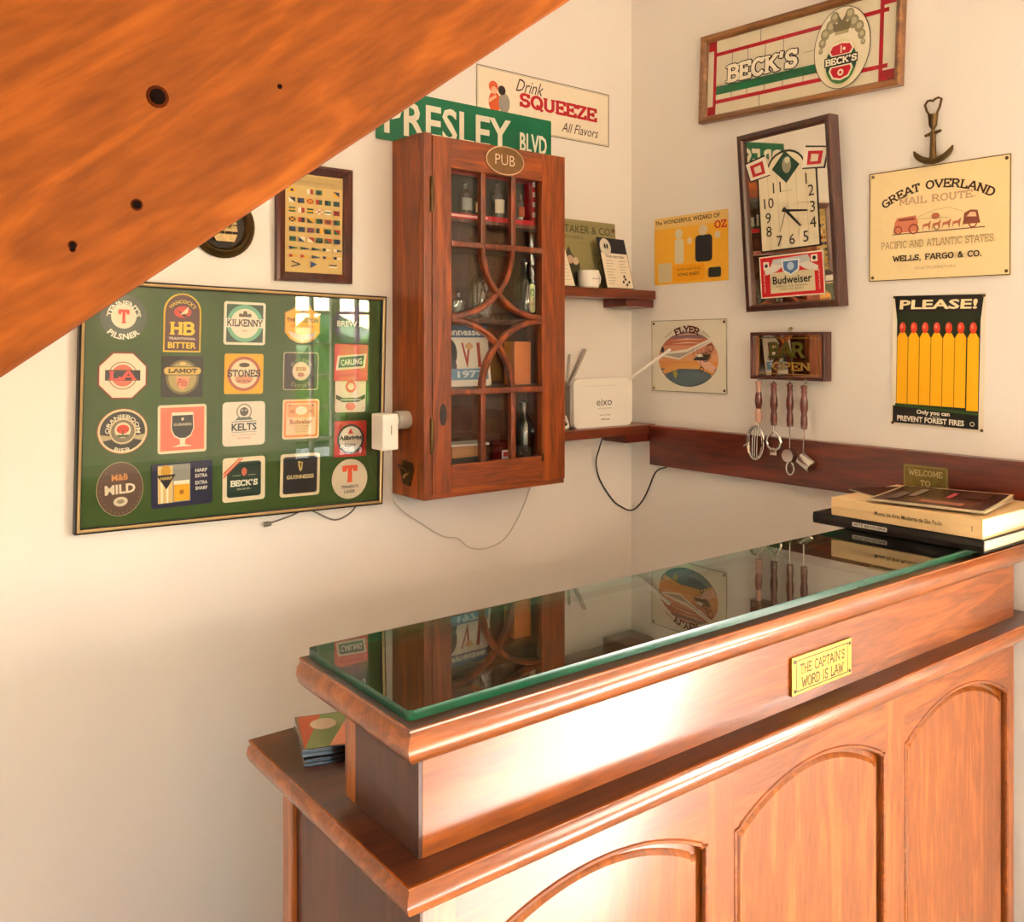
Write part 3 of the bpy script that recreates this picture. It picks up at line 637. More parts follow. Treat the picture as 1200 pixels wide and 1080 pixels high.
a.poly(sq(.041, .003), '#b8362e'); a.circ(0, -.001, .035, '#1f2a24'); a.circ(0, -.001, .030, '#d5cfc0'); a.poly([(-.007, .012), (.007, .012), (0, .025)], '#c9302a'); a.text('Allbright', 0, .001, .014, '#17191a', .060, bold=.04); a.text('bitter', 0, -.014, .009, '#17191a', .03, bold=.02); a.build('print', o)
o, a = beer_mat(-.952, 1.168, ell(0, 0, .0465), 'round white beer mat with a big orange T', 0, '#d8cab0')
a.text('T', 0, .012, .04, '#d9552f', .04, serif=True, wt=.27, ser=.03); a.text("TENNENT'S", 0, -.018, .0075, '#2a2430', .045, bold=.02); a.text('LAGER', 0, -.029, .0075, '#2a2430', .028, bold=.02); a.build('print', o)

# ------------------------------------------------------------------ signal flags picture and ship medallion
e = empty('framed_flag_chart', frame_at('back', -1.041, 1.758, 0, -.3), 'small signal flag chart in a dark red wooden frame, above the green board', 'picture')
fw, fh = .093, .133
mitre(MB(), fw, fh, 0, [(0, 0), (0, .016), (.006, .018), (.014, .013), (.021, .009), (.021, 0)]).build('frame', M_dkred, e)
MB().box(-fw+.018, fw-.018, -fh+.018, fh-.018, .001, .006).build('sheet', pr('#c9ab6c', .6), e)
a = Art(.0061); random.seed(9)
a.rect(-.071, .085, .071, .108, '#b39a62'); a.text('INTERNATIONAL CODE', 0, .094, .006, '#8d7440', .1)
fl = ['#1f2a33', '#9c2f22', '#e8dcc0', '#d9a52a', '#2b3f5c', '#2c5a3a']
for r in range(6):
    for c in range(6):
        if r == 0 and c in (1, 4): continue
        x_ = -.055+.022*c; y_ = .073-.022*r; A, B = random.sample(fl, 2)
        if r == 5 or r == 4 and 0: pass
        a.rect(x_-.0078, y_-.0055, x_+.0078, y_+.0055, A); k = random.randint(0, 4)
        if k == 0: a.rect(x_-.0078, y_-.0018, x_+.0078, y_+.0018, B)
        elif k == 1: a.rect(x_, y_-.0055, x_+.0078, y_+.0055, B)
        elif k == 2: a.rect(x_-.0035, y_-.0025, x_+.0035, y_+.0025, B)
        elif k == 3: a.line([(x_-.007, y_-.005), (x_+.007, y_+.005)], .002, B); a.line([(x_-.007, y_+.005), (x_+.007, y_-.005)], .002, B)
        else: a.poly([(x_-.0078, y_-.0055), (x_+.0078, y_-.0055), (x_-.0078, y_+.0055)], B)
for r in range(2):
    for c in range(5):
        x_ = -.055+.0275*c; y_ = -.058-.018*r; A, B = random.sample(fl, 2)
        a.poly([(x_-.009, y_-.003), (x_-.009, y_+.004), (x_+.011, y_+.001), (x_+.011, y_-.001)], A); a.poly([(x_-.009, y_-.003), (x_-.009, y_+.004), (x_-.001, y_+.003), (x_-.001, y_-.002)], B)
a.line([(-.058, -.088), (-.038, -.094), (-.058, -.100)], .0025, '#1f2a33'); a.poly([(-.012, -.086), (.004, -.092), (-.012, -.101)], '#20406a'); a.rect(.034, -.0945, .054, -.0915, '#1c1a17'); a.rect(.034, -.098, .054, -.0945, '#e8dcc0')
a.build('print', e, .6)
e = empty('ship_medallion', frame_at('back', -1.252, 1.738), 'round dark bronze wall medallion with a sailing ship relief, half behind the plank', 'medallion')
MB().lathe([(.069, 0), (.070, .006), (.066, .010), (.062, .007), (.059, .012), (.054, .014), (.050, .009), (.048, .004)], 36).build('rim', M_brassd, e)
MB().lathe([(.052, .001), (.05, .004), (0, .005)], 32).build('disc', plain('dark_bronze', '#241a12', .5, .6, var=.3, bump=.3), e)
mb = MB(); mb.prism([(-.026, -.018), (.028, -.018), (.022, -.034), (-.018, -.034)], .004, .012)
for sx, sw in ((-.014, .012), (.002, .015), (.018, .011)):
    mb.tube([(sx, -.018, .008), (sx, .036, .008)], .0012, 6)
    for q in range(3): zz = -.012+.015*q; ww = sw*(1-.2*q); mb.prism([(sx-ww, zz), (sx+ww, zz), (sx+ww*.8, zz+.012), (sx-ww*.8, zz+.012)], .006, .012-.001*q)
mb.build('ship_relief', plain('worn_bronze', '#8a7550', .4, .8, var=.4, scale=90, bump=.5), e)

# ------------------------------------------------------------------ signs on the back wall
def tin(name, side, u, z, w, h, base, label, tilt=0, off=.0035, holes=True, line=None, cat='sign', th=.0012, bulge=0):
    e = empty(name, frame_at(side, u, z, off, tilt), label, cat)
    MB().prism(rrect(-w/2, -h/2, w/2, h/2, .004), 0, th).build('plate', pr(base, .35), e)
    a = Art(th)
    if line: a.outline([(-w/2+.0015, -h/2+.0015), (w/2-.0015, -h/2+.0015), (w/2-.0015, h/2-.0015), (-w/2+.0015, h/2-.0015)], .002, line)
    if holes:
        for sx in (-1, 1):
            for sy in (-1, 1):
                MB().lathe([(.0038, 0), (.003, .0016), (0, .0022)], 10, mat=T3(sx*(w/2-.009), sy*(h/2-.009), th)).build('nail', M_brassd, e)
    return e, a
e, a = tin('street_sign', 'back', -.602, 2.040, .556, .125, '#0f6b4a', 'green street name sign with white lettering, above the wall cabinet', off=.004, holes=False)
a.text('PRESLEY', -.060, -.002, .088, '#e9e6d6', .39, bold=.02); a.text('BLVD', .214, -.010, .052, '#e9e6d6', .096, bold=.025); a.build('lettering', e, .4)
e, a = tin('squeeze_sign', 'back', -.338, 2.138, .484, .155, '#e9dfca', 'long white tin soda sign with red lettering above the green street sign', off=.001, holes=False, line='#2a2018')
a.outline([(-.237, -.0725), (.237, -.0725), (.237, .0725), (-.237, .0725)], .0008, '#2a2018')
a.text('Drink', -.058, .046, .034, '#3a2c20', .092, shear=.35); a.text('SQUEEZE', .048, .006, .044, '#b3202a', .29, serif=True, wt=.24, ser=.05); a.text('All Flavors', .128, -.044, .027, '#3a2c20', .138, shear=.3)
a.rect(-.225, -.044, -.115, -.039, '#2a1c14'); a.rect(-.218, -.052, -.214, -.042, '#2a1c14'); a.rect(-.124, -.052, -.120, -.042, '#2a1c14')
a.poly(ell(-.182, -.014, .020, .028), '#cf5a2e'); a.circ(-.186, .026, .0155, '#cf5a2e'); a.circ(-.184, .017, .010, '#e3b492'); a.poly(ell(-.150, -.012, .019, .027), '#9b958b'); a.circ(-.158, .021, .0125, '#2b1f1a'); a.poly([(-.205, -.01), (-.178, .006), (-.175, 0), (-.2, -.018)], '#e3b492'); a.build('lettering', e, .4)
e, a = tin('brewery_sign', 'back', -.235, 1.7375, .30, .193, '#938a5e', 'olive green tin brewery sign leaning on the wall behind the mug on the upper shelf', off=.02, holes=False, th=.001)
e.matrix_world = frame_at('back', -.235, 1.7385, .022) @ rx(-5)
a.rect(-.146, .058, .146, .090, '#8b8359'); a.text('WHITAKER & CO.', .01, .070, .022, '#3f3d28', .25, serif=False, bold=0.0); a.text('BREWERS', -.03, .046, .009, '#5a5636', .10); a.text('FINE ALES AND STOUT', .06, .030, .008, '#8d7a3a', .13); a.text('OLD TOM', .09, .004, .014, '#6a5f33', .08, shear=.2); a.text('ALE', .10, -.022, .018, '#6a5f33', .06)
a.poly([(-.07, -.09), (-.065, -.02), (-.05, .0), (-.04, .02), (-.03, 0), (-.01, -.02), (.0, -.03), (.0, -.09)], '#4c4a3c'); a.circ(-.035, -.018, .012, '#c4a58a'); a.circ(-.015, -.022, .011, '#cdb79a'); a.circ(.14, .075, .007, '#6b4a3a')
a.build('lettering', e, .4)

# ------------------------------------------------------------------ right wall pictures and signs
e = empty('stained_glass_sign', frame_at('right', -.567, 2.198, 0, -2.0), 'wide oak framed glass beer sign with red border and oval crest', 'sign')
fw, fh = .290, .118
mitre(MB(), fw, fh, 0, [(0, 0), (0, .020), (.004, .023), (.012, .020), (.018, .012), (.018, 0)]).build('frame', M_oak, e)
MB().box(-fw+.015, fw-.015, -fh+.015, fh-.015, .001, .006).build('glass_plate', plain('opal_glass', '#d8cdb2', .15, coat=.5, var=.12, scale=14), e)
a = Art(.0061); iw, ih = fw-.018, fh-.018; RD = '#a31420'
for (x0, x1) in ((-iw+.002, -iw+.002+.027), (iw-.042, iw)):
    a.rect(x0, -ih, x1, -ih+.025, RD); a.rect(x0, ih-.025, x1, ih, RD)
a.rect(-iw+.027, .058, iw-.02, .068, RD); a.rect(-iw+.027, -.070, iw-.02, -.060, RD); a.rect(-iw+.020, -.08, -iw+.030, .08, RD); a.rect(iw-.042, -.08, iw-.032, .08, RD)
a.rect(-iw+.030, -.046, .07, -.024, '#0c5a33')
for xx, y0, y1 in ((-.19, .058, -.06), (-.14, .058, .02), (-.14, -.046, -.06), (-.085, .058, .02), (-.085, -.046, -.06), (-.10, .1, .068), (-.10, -.1, -.07), (-.03, .058, .02), (-.03, -.046, -.06), (.03, -.024, -.06)):
    a.rect(xx-.0008, min(y0, y1), xx+.0008, max(y0, y1), '#3a3026')
a.rect(-iw+.03, -.0225, -iw+.05, -.0215, '#3a3026'); a.rect(.03, .010, .07, .011, '#3a3026')
for q in range(8): a.text("BECK'S", -.097+.0032*math.cos(R(45*q)), .003+.0028*math.sin(R(45*q)), .050, '#241c14', .222, serif=True, wt=.24, ser=.10)
a.text("BECK'S", -.097, .003, .050, '#efe6cf', .222, serif=True, wt=.24, ser=.10)
cx = .135; a.circ(cx, 0, .075, '#2a2018', .098, n=40); a.circ(cx, 0, .073, '#e3d9bd', .096, n=40)
for sx in (-1, 1):
    for q, (dx, dy, rr) in enumerate(((.03, .055, .014), (.045, .04, .012), (.052, .02, .010), (.020, .075, .012), (.056, .002, .006))): a.circ(cx+sx*dx, dy, rr, '#8f8668', rr*1.2, n=14); a.circ(cx+sx*dx, dy+.002, rr*.6, '#b8ae8c', n=10)
a.poly([(cx-.02, .04), (cx+.02, .04), (cx+.026, .062), (cx+.012, .058), (cx+.012, .082), (cx, .064), (cx-.012, .082), (cx-.012, .058), (cx-.026, .062)], '#6d6546'); a.rect(cx-.018, .032, cx+.018, .040, '#a89c70')
a.circ(cx, -.036, .046, '#d8cca4', .056); a.circ(cx, -.036, .041, '#173f28', .050); a.poly(ell(cx, -.036, .041, .050, 200, 340, 12), '#3a6b35')
a.poly([(cx-.026, .010), (cx-.034, -.006), (cx-.026, -.018), (cx+.026, -.018), (cx+.034, -.006), (cx+.026, .010), (cx, .014)], '#e7dcc0'); a.poly([(cx-.022, .006), (cx-.029, -.006), (cx-.022, -.016), (cx+.022, -.016), (cx+.029, -.006), (cx+.022, .006), (cx, .010)], '#b5192a')
a.poly([(cx-.028, -.042), (cx+.028, -.042), (cx+.032, -.052), (cx+.022, -.072), (cx, -.078), (cx-.022, -.072), (cx-.032, -.052)], '#e7dcc0'); a.poly([(cx-.024, -.045), (cx+.024, -.045), (cx+.027, -.053), (cx+.019, -.068), (cx, -.074), (cx-.019, -.068), (cx-.027, -.053)], '#b5192a')
a.line([(cx, -.012), (cx, .004)], .003, '#e7dcc0'); a.circ(cx+.008, -.004, .004, '#e7dcc0', n=10); a.ring(cx, -.059, .004, .008, '#e7dcc0', n=16)
a.rect(cx-.044, -.041, cx+.044, -.019, '#1d1a14'); a.text("BECK'S", cx, -.030, .017, '#efe6cf', .084, serif=True, wt=.22, ser=.08)
a.build('leaded_print', e, .2)

e = empty('beer_clock', frame_at('right', -.5745, 1.799, .0125, 1.6) @ rx(3), 'tall dark wood mirror clock with square dial and red beer label', 'clock')
fw, fh = .1345, .2275
mitre(MB(), fw, fh, 0, [(0, 0), (0, .036), (.003, .038), (.012, .038), (.017, .032), (.017, 0)]).build('case', M_walnut, e)
MB().box(-fw+.012, fw-.012, -fh+.012, fh-.012, .002, .0255).build('mirror', M_mirror, e)
a = Art(.0256); TEAL = '#0e6a58'
dial = [(-.082, -.075), (.082, -.075), (.082, .118), (.052, .118)]+ell(0, .118, .052, .045, 0, 180, 12)[1:]+[(-.082, .118)]
a.poly([(x_*1.06, (y_-.03)*1.04+.03) for x_, y_ in dial], '#201a16'); a.poly(dial, '#ddd0b0')
for q in range(1, 6): a.rect(-.082+.0273*q-.0004, -.074, -.082+.0273*q+.0004, .115, '#a8987a')
for sx in (-1, 1):
    m_ = [(sx*.045, .115), (sx*.105, .108), (sx*.118, .152), (sx*.058, .163)]; a.poly([(x_*1.03, (y_-.135)*1.15+.135) for x_, y_ in m_], '#1c1714'); a.poly(m_, '#e6ddc8'); a.poly([(sx*.06, .120), (sx*.098, .116), (sx*.106, .146), (sx*.066, .153)], '#b5202a'); a.poly([(sx*.07, .126), (sx*.09, .124), (sx*.094, .14), (sx*.074, .144)], '#dccdb2')
a.poly([(0, .166), (.040, .126), (0, .086), (-.040, .126)], '#1f4030'); a.circ(.003, .130, .013, '#8f8a72', .020); a.circ(.006, .142, .008, '#c9bfa2'); a.text('CLOCK', 0, .0, .0001, '#ddd0b0', .0001)
for s, x_, y_ in (('11', -.028, .079), ('1', .056, .088), ('10', -.054, .043), ('9', -.058, .006), ('8', -.058, -.028), ('7', -.028, -.055), ('6', .008, -.054), ('5', .047, -.052), ('2', .068, .058), ('3', .070, .018), ('4', .069, -.020)):
    a.text(s, x_, y_, .0265, '#2a2018', None, bold=0.0)
a.text('ANHEUSER', .0, .079-.012, .003, '#9a8a68', .03)
# beer label
lx0, lx1, ly0, ly1 = -.092, .092, -.196, -.090
a.rect(lx0, ly0, lx1, ly1, '#e9e0cc'); a.rect(lx0+.003, ly0+.003, lx1-.003, ly1-.003, '#c01f25'); a.rect(-.062, -.185, .066, -.133, '#cfc3a0'); a.rect(-.08, -.104+.0, -.063, -.118-.006, '#e3d9c4'); a.rect(.058, -.098, .076, -.115, '#e3d9c4')
a.circ(-.0715, -.114, .005, '#2a3a4a'); a.circ(.067, -.106, .005, '#1c2016')
a.poly([(-.05, -.1), (.05, -.096), (.058, -.112), (.03, -.118), (-.03, -.118), (-.058, -.114)], '#b9bcbb')
for sx in (-1, 1): a.poly([(sx*.02, -.117), (sx*.05, -.112), (sx*.078, -.126), (sx*.074, -.138), (sx*.04, -.130)], '#d4d0c4')
a.poly([(-.026, -.104), (.026, -.104), (.024, -.13), (0, -.144), (-.024, -.13)], '#dfe2e0'); a.poly([(-.022, -.107), (.022, -.107), (.02, -.128), (0, -.14), (-.02, -.128)], '#4a6c96'); a.circ(0, -.12, .010, '#a9bcd0')
a.text('Budweiser', .002, -.153, .020, '#14140f', .112, bold=.02)
for q in range(2): a.text('KING OF BEERS', .0, -.169-.007*q, .005, '#7a6a48', .09-.02*q)
for sx in (-1, 1): a.text('GENUINE', sx*.0785, -.158, .004, '#e9d0b0', .05, rot=90)
a.build('dial_print', e, .35)
m = MB()
def hand(a0, l, wd): return Matrix.Rotation(R(a0), 4, 'Z')
MB().prism([(-.0035, -.010), (.0035, -.010), (.002, .062), (-.002, .062)], .0300, .0308, mat=rz(-97)).build('minute_hand', M_black, e)
MB().prism([(-.004, -.010), (.004, -.010), (.0025, .058), (-.0025, .058)], .0288, .0296, mat=rz(-137)).build('hour_hand', M_black, e)
MB().prism([(-.0006, -.012), (.0006, -.012), (.0004, .055), (-.0004, .055)], .0312, .0316, mat=rz(-200)).build('second_hand', M_brassd, e)
MB().lathe([(.004, .0265), (.004, .0325), (0, .033)], 12).build('pivot', M_black, e)
for o in e.children:
    if o.name.split('.')[0] in ('minute_hand', 'hour_hand', 'second_hand', 'pivot'): o.location = (-.004, .018, 0)

e, a = tin('mail_route_sign', 'right', -.9275, 1.754, .314, .252, '#e9d3a0', 'large cream tin stagecoach notice under the brass anchor', tilt=-.3, line='#4a3a22')
a.text('GREAT OVERLAND', 0, -.152, .020, '#3a2014', .262, serif=True, wt=.2, ser=.09, arc=(.235, True)); a.text('MAIL ROUTE.', 0, .052, .017, '#c29a78', .17, serif=True, wt=.18, ser=.08)
random.seed(3)
a.rect(-.1, -.022, .105, -.020, '#5a3020')
a.poly([(-.098, -.018), (-.094, .006), (-.088, .016), (-.045, .018), (-.040, .004), (-.042, -.018)], '#c9785a'); a.poly([(-.086, .008), (-.084, .013), (-.048, .014), (-.046, .008)], '#8d4530')
for cx_, r_ in ((-.086, .010), (-.050, .012), (.003, .007), (.08, .009)): a.ring(cx_, -.012, r_*.7, r_, '#8a4530', n=16)
for q in range(5):
    hx = -.03+.022*q; a.poly([(hx, -.018), (hx+.002, -.004), (hx+.014, -.002), (hx+.02, .004), (hx+.018, -.006), (hx+.016, -.019), (hx+.013, -.008), (hx+.004, -.009)], '#b5684a')
a.poly([(.06, -.012), (.062, .012), (.075, .018), (.09, .016), (.096, -.012)], '#8a4a38'); a.poly([(.067, .004), (.075, .013), (.086, .012), (.088, .002)], '#d9b48a')
a.circ(.0, .012, .009, '#b5684a', .007); a.line([(-.04, .014), (0, .026), (.03, .028), (.06, .016)], .0008, '#a89068'); a.line([(-.04, .010), (.03, .006)], .0007, '#8d7450')
a.text('PACIFIC AND ATLANTIC STATES.', .0, -.045, .0165, '#a48a62', .252, serif=True, wt=.13, ser=.05); a.text('WELLS, FARGO & CO.', 0, -.077, .0155, '#2a1a12', .198, serif=True, wt=.2, ser=.07); a.text('SOLE PROPRIETORS.', 0, -.100, .006, '#b59c74', .092); a.build('print', e, .4)

e = empty('forest_fire_poster', frame_at('right', -.928, 1.446, .0015, -1.0), 'yellow and black fire warning poster with seven matches, below the cream notice', 'poster')
def banner():
    v = []; n = 9
    vs = []; fs = []
    for i in range(n):
        t = i/(n-1); y = -.148+.296*t; pin = .004*math.sin(PI*t)
        for j in range(5): u = j/4; x = (-.104+pin)+(.208-2*pin)*u; vs.append((x, y, .0006+.0022*math.sin(PI*t)*(.6+.4*math.cos(2*PI*u))))
    for i in range(n-1):
        for j in range(4): q = i*5+j; fs.append([q, q+1, q+6, q+5])
    return vs, fs
MB().box(-.103, .103, -.147, .147, 0, .0008).build('backing', pr('#e6dcc8', .5), e)
a = Art(.001); GN = '#16220f'; YL = '#f2b10c'
a.poly([(-.099, .146), (.099, .146), (.093, .09), (.092, -.138), (-.092, -.128), (-.092, .09)], GN); a.poly([(-.099, .146), (.099, .146), (.094, .109), (-.094, .109)], '#191310')
a.text('PLEASE!', 0, .126, .0215, '#f0dfb2', .172, bold=.03, shear=.08)
for q in range(7):
    x_ = -.0785+.0262*q; dn = -.098 if q < 6 else -.105
    a.poly([(x_-.0122, dn), (x_+.0122, dn), (x_+.0122, .052), (x_+.006, .063), (x_-.006, .063), (x_-.0122, .052)], YL); a.circ(x_, .074, .0075, '#cf3a22', .0125, n=16); a.circ(x_-.002, .077, .003, '#e8765a', .005, n=10)
for q in range(1, 7): x_ = -.0785+.0262*q-.0131; a.rect(x_-(.0004 if q < 6 else .0014), -.1, x_+(.0004 if q < 6 else .0014), .052, '#c9860c' if q < 6 else '#3a2a08')
a.rect(-.098, -.146+.004, .093, -.103, '#171410'); a.poly([(-.093, -.098), (.093, -.106), (.093, -.112), (-.093, -.104)], '#2c4a1c')
a.text('Only you can', -.005, -.115, .0125, '#eee6d2', .074, bold=.03); a.text('PREVENT FOREST FIRES', -.012, -.131, .0125, '#eee6d2', .15, bold=.03); a.ring(.080, -.131, .0035, .005, '#d9cfb8', n=16); a.rect(-.008, -.1225, .012, -.1218, '#eee6d2'); a.rect(-.05, -.141, .02, -.1402, '#b5ab94')
a.build('print', e, .35)
for sx in (-1, 1):
    for sy in (-1, 1): MB().lathe([(.0035, 0), (.0028, .002), (0, .0026)], 10, mat=T3(sx*.099, sy*.143, .001)).build('nail', M_brassd, e)

e, a = tin('storybook_poster', 'right', -.229, 1.751, .266, .193, '#e8ab35', 'small orange storybook poster beside the upper shelf', tilt=.3, holes=False, off=.002)
a.rect(-.133, .064, .133, .0965, '#e3bd72'); a.text('The WONDERFUL WIZARD OF', -.012, .083, .0125, '#2a1c12', .235, bold=.02, serif=False); a.text('OZ', .108, .058, .022, '#c2331e', .042, serif=True, wt=.22, ser=.06)
a.poly(rrect(-.062, -.09, .052, -.044, .003), '#e39a12'); a.text('WORDS AND MUSIC', -.004, -.057, .007, '#5a3a10', .09); a.text('SONG SHEET', -.004, -.071, .009, '#3a240c', .08, bold=.02)
# plain stand-ins for the two drawn figures: a pale shape and a dark shape
a.poly(rrect(-.055, -.04, -.022, .03, .008), '#d9cfae'); a.poly(ell(-.04, .045, .014, .014), '#d9cfae'); a.poly(rrect(-.118, -.090, -.066, -.035, .008), '#d3c39a')
a.poly(rrect(.020, -.04, .080, .034, .012), '#26272c'); a.poly(ell(.048, .048, .016, .015), '#d8c7a2'); a.circ(.098, .03, .010, '#d8c7a2'); a.circ(.0, .022, .009, '#d8c7a2'); a.poly(rrect(.066, -.085, .11, -.058, .006), '#2c2f2a'); a.build('print', e, .4)

e, a = tin('flyer_sign', 'right', -.2225, 1.449, .273, .205, '#ddd6c4', 'square white tin sign with an oval biplane picture, right of the router', tilt=.4, line='#8d8674')
pass
cy0 = -.0095; RY = .077; RX = .108
def clip(y0, y1):
    L = []; 
    t0 = math.asin(max(-1, min(1, (y0-cy0)/RY))); t1 = math.asin(max(-1, min(1, (y1-cy0)/RY)))
    for i in range(13): t = t0+(t1-t0)*i/12; L.append((RX*math.cos(t), cy0+RY*math.sin(t)))
    return L+[(-x_, y_) for x_, y_ in L[::-1]]
for y0, y1, c in ((-.0865, -.036, '#4f5f66'), (-.036, -.014, '#cf8a4a'), (-.014, .006, '#d0966a'), (.006, .03, '#c98a6a'), (.03, .05, '#b56a50'), (.05, .0675, '#8a6a70')): a.poly(clip(y0, y1), c)
a.poly([(-.095, -.042), (-.05, -.022), (0, -.018), (.06, -.026), (.098, -.040), (.085, -.055), (-.08, -.058)], '#cf9350'); a.poly([(-.085, -.052), (-.03, -.036), (.04, -.036), (.085, -.05), (.07, -.066), (0, -.085), (-.06, -.072)], '#56666e')
a.poly([(-.055, -.048), (-.045, -.04), (-.035, -.05), (-.045, -.065)], '#8d8a3c'); a.poly([(.03, -.01), (.06, -.004), (.1, -.03), (.09, -.045), (.06, -.035)], '#d6a690')
for yy in (.058, .044, .034): a.poly([(-.06, yy), (0, yy+.006), (.06, yy+.002), (0, yy+.002)], '#d9b094')
W_ = '#e0d8c8'
a.poly([(-.098, .008), (-.09, -.002), (-.03, -.010), (.098, .044), (.09, .052), (.0, .020)], W_); a.poly([(-.09, .004), (-.03, -.006), (.09, .046), (.0, .012)], '#a49c90')
a.poly([(-.10, .012), (-.095, .028), (-.086, .022), (-.088, .006)], '#3a2c28'); a.poly([(.02, -.012), (.07, -.012), (.082, .004), (.04, .008)], '#4a4038'); a.poly([(.034, -.002), (.056, -.002), (.056, .006), (.034, .006)], W_)
for x_ in (.02, .035, .05, .065, .08): a.line([(x_, .02), (x_+.004, -.006)], .0012, '#2c2622')
a.ring(.066, -.002, .012, .014, '#2c2622', n=16); a.ring(.082, .022, .009, .011, '#2c2622', n=16); a.line([(.045, -.012), (.05, -.034)], .0016, '#2c2622'); a.ring(.052, -.036, .005, .0075, '#2c2622', n=14)
a.text('FLYER', 0, -.020, .021, '#5a1f1c', .096, serif=True, wt=.24, ser=.08, arc=(.096, True)); a.text('RADIO', -.068, .061, .005, '#6a5a4a', .030, rot=33); a.text('WAGON', .068, .061, .005, '#6a5a4a', .030, rot=-33)
a.build('print', e, .35)

# ------------------------------------------------------------------ brass anchor
e = empty('brass_anchor_opener', frame_at('right', -.924, 1.881, .004), 'dark brass anchor with a bottle opener ring, hanging above the cream notice', 'anchor')
mb = MB()
mb.lathe([(.008, .0), (.0072, .012), (.0058, .05), (.0062, .058), (.0035, .072)], 14, mat=T3(0, .004, .006) @ rx(-90))
mb.build('shank', M_brassd, e)
p = []
for i in range(13): t = -72+144*i/12; p.append((.046*math.sin(R(t)), .046-.040*math.cos(R(t)), .006))
m = MB().tube(p, [.0015, .005, .0065, .007, .0072, .0075, .008, .0075, .0072, .007, .0065, .005, .0015], 8); m.build('fluke', M_brassd, e)
MB().tube([(-.018, .064, .006), (0, .067, .006), (.018, .070, .006)], [.003, .0048, .003], 8).build('stock', M_brassd, e)
MB().lathe([(.003, 0), (.0085, .010), (.0095, .022), (.011, .034)], 12, mat=T3(0, .074, .006) @ rx(-90)).build('neck', M_brassd, e)
MB().tube([(-.006, .106, .006), (-.014, .118, .006), (-.018, .132, .006), (-.012, .140, .006), (-.004, .140, .006), (0, .1375, .006), (.004, .141, .006), (.012, .143, .006), (.019, .139, .006), (.015, .122, .006), (.007, .106, .006)], .0026, 8, closed=True).build('opener_ring', M_brassd, e)

# ------------------------------------------------------------------ bar mirror with hanging tools
e = empty('bar_mirror_sign', frame_at('right', -.561, 1.4535), 'small dark red framed mirror sign with gold lettering and tool hooks', 'sign')
fw, fh = .1085, .060
mitre(MB(), fw, fh, 0, [(0, 0), (0, .028), (.003, .030), (.008, .029), (.008, 0)]).build('frame', M_dkred, e)
MB().box(-fw+.006, fw-.006, -fh+.006, fh-.006, .002, .022).build('mirror', M_mirror, e)
a = Art(.0221); OL = '#4d4714'; a.text('BAR', -.003, .014, .044, '#2a2408', .112, serif=True, wt=.24, ser=.08); a.text('BAR', -.004, .015, .040, OL, .106, serif=True, wt=.2, ser=.07); a.rect(-.06, -.011, .055, -.0095, '#2a2408')
a.text('OPEN', .01, -.026, .022, '#8a6a2a', .11, serif=True, wt=.2, ser=.06); a.outline([(-.085, -.045), (.088, -.045), (.088, .045), (-.085, .045)], .0016, '#8a6a2a'); a.build('lettering', e, .3)
MB().tube([(.0, .060, .012), (-.005, .066, .012), (0, .072, .012), (.005, .066, .012)], .0014, 6, closed=True).lathe([(.004, 0), (.003, .004), (0, .005)], 10, mat=T3(0, .0695, .006)).build('hanging_ring', M_brass, e)
for q in range(4):
    hx = (-.078, -.032, .015, .059)[q]
    MB().tube([(hx, -.056, .029), (hx, -.058, .034), (hx, -.063, .036), (hx, -.067, .034), (hx, -.066, .030)], .0013, 6).build('hook', M_steel, e)
M_turn = plain('turned_red_wood', '#5c1e12', .3, coat=.5, var=.25, scale=40); M_pink = plain('pale_worn_wood', '#b58a78', .4, coat=.3, var=.15)
def tool(name, u, z, label, pale=False, off=.034):
    m = Matrix(((0, -1, 0, -off), (-1, 0, 0, u), (0, 0, -1, z), (0, 0, 0, 1)))  # local Z hangs down, X to the right as seen
    e = empty(name, m, label, 'bar tool', 'bar tools hanging under the mirror sign')
    prof = [(.002, 0), (.0075, .002), (.0085, .008), (.0065, .012), (.0075, .018), (.0065, .024), (.0070, .030), (.0095, .045), (.0095, .058), (.0065, .072), (.0080, .080), (.0088, .096), (.0075, .104), (.0088, .107), (.003, .110)]
    if pale:
        MB().lathe(prof[:7], 16).build('handle_end', M_pink, e); MB().lathe([(.007, .030)]+prof[7:10], 16).build('handle', M_turn, e); MB().lathe([(.0065, .072)]+prof[10:], 16).build('handle_end', M_pink, e)
    else: MB().lathe(prof, 16).build('handle', M_turn, e)
    return e
t = tool('cocktail_strainer', -.483, 1.390, 'cocktail strainer with a pale and dark turned handle, leftmost of the four tools', True)
mb = MB().tube([(.0, 0, .108), (0, 0, .120)], .0035, 8)
ring = [(-.010+.026*math.cos(R(q*18)), .0, .160+.044*math.sin(R(q*18))) for q in range(20)]
mb.tube(ring, .0022, 6, closed=True)
for dx in (-.017, -.010, -.003): mb.tube([(dx+.006, .001, .122), (dx, .002, .150), (dx-.002, .001, .196)], .0017, 6)
mb.tube([(-.034, 0, .165), (-.046, 0, .172)], .003, 6); mb.build('strainer_head', M_steel, t)
MB().tube([(-.010+(.023+.0022*math.cos(q*1.3))*math.cos(q*.35), .0045*math.sin(q*1.3), .160+(.040+.002*math.cos(q*1.3))*math.sin(q*.35)) for q in range(72)], .0011, 5).build('spring', M_steel, t)
t = tool('bottle_opener', -.529, 1.387, 'flat ring bottle opener with a dark turned handle, second from the left')
mb = MB().tube([(0, 0, .108), (0, 0, .124)], .0032, 8)
mb.tube([(0, 0, .120), (-.014, 0, .134), (-.021, 0, .150), (-.017, 0, .164), (-.007, 0, .170), (0, 0, .168), (.007, 0, .170), (.017, 0, .164), (.021, 0, .150), (.014, 0, .134)], .0035, 8, closed=True)
mb.box(-.010, .010, -.003, .003, .168, .184, bev=.001); mb.build('opener_head', M_steel, t)
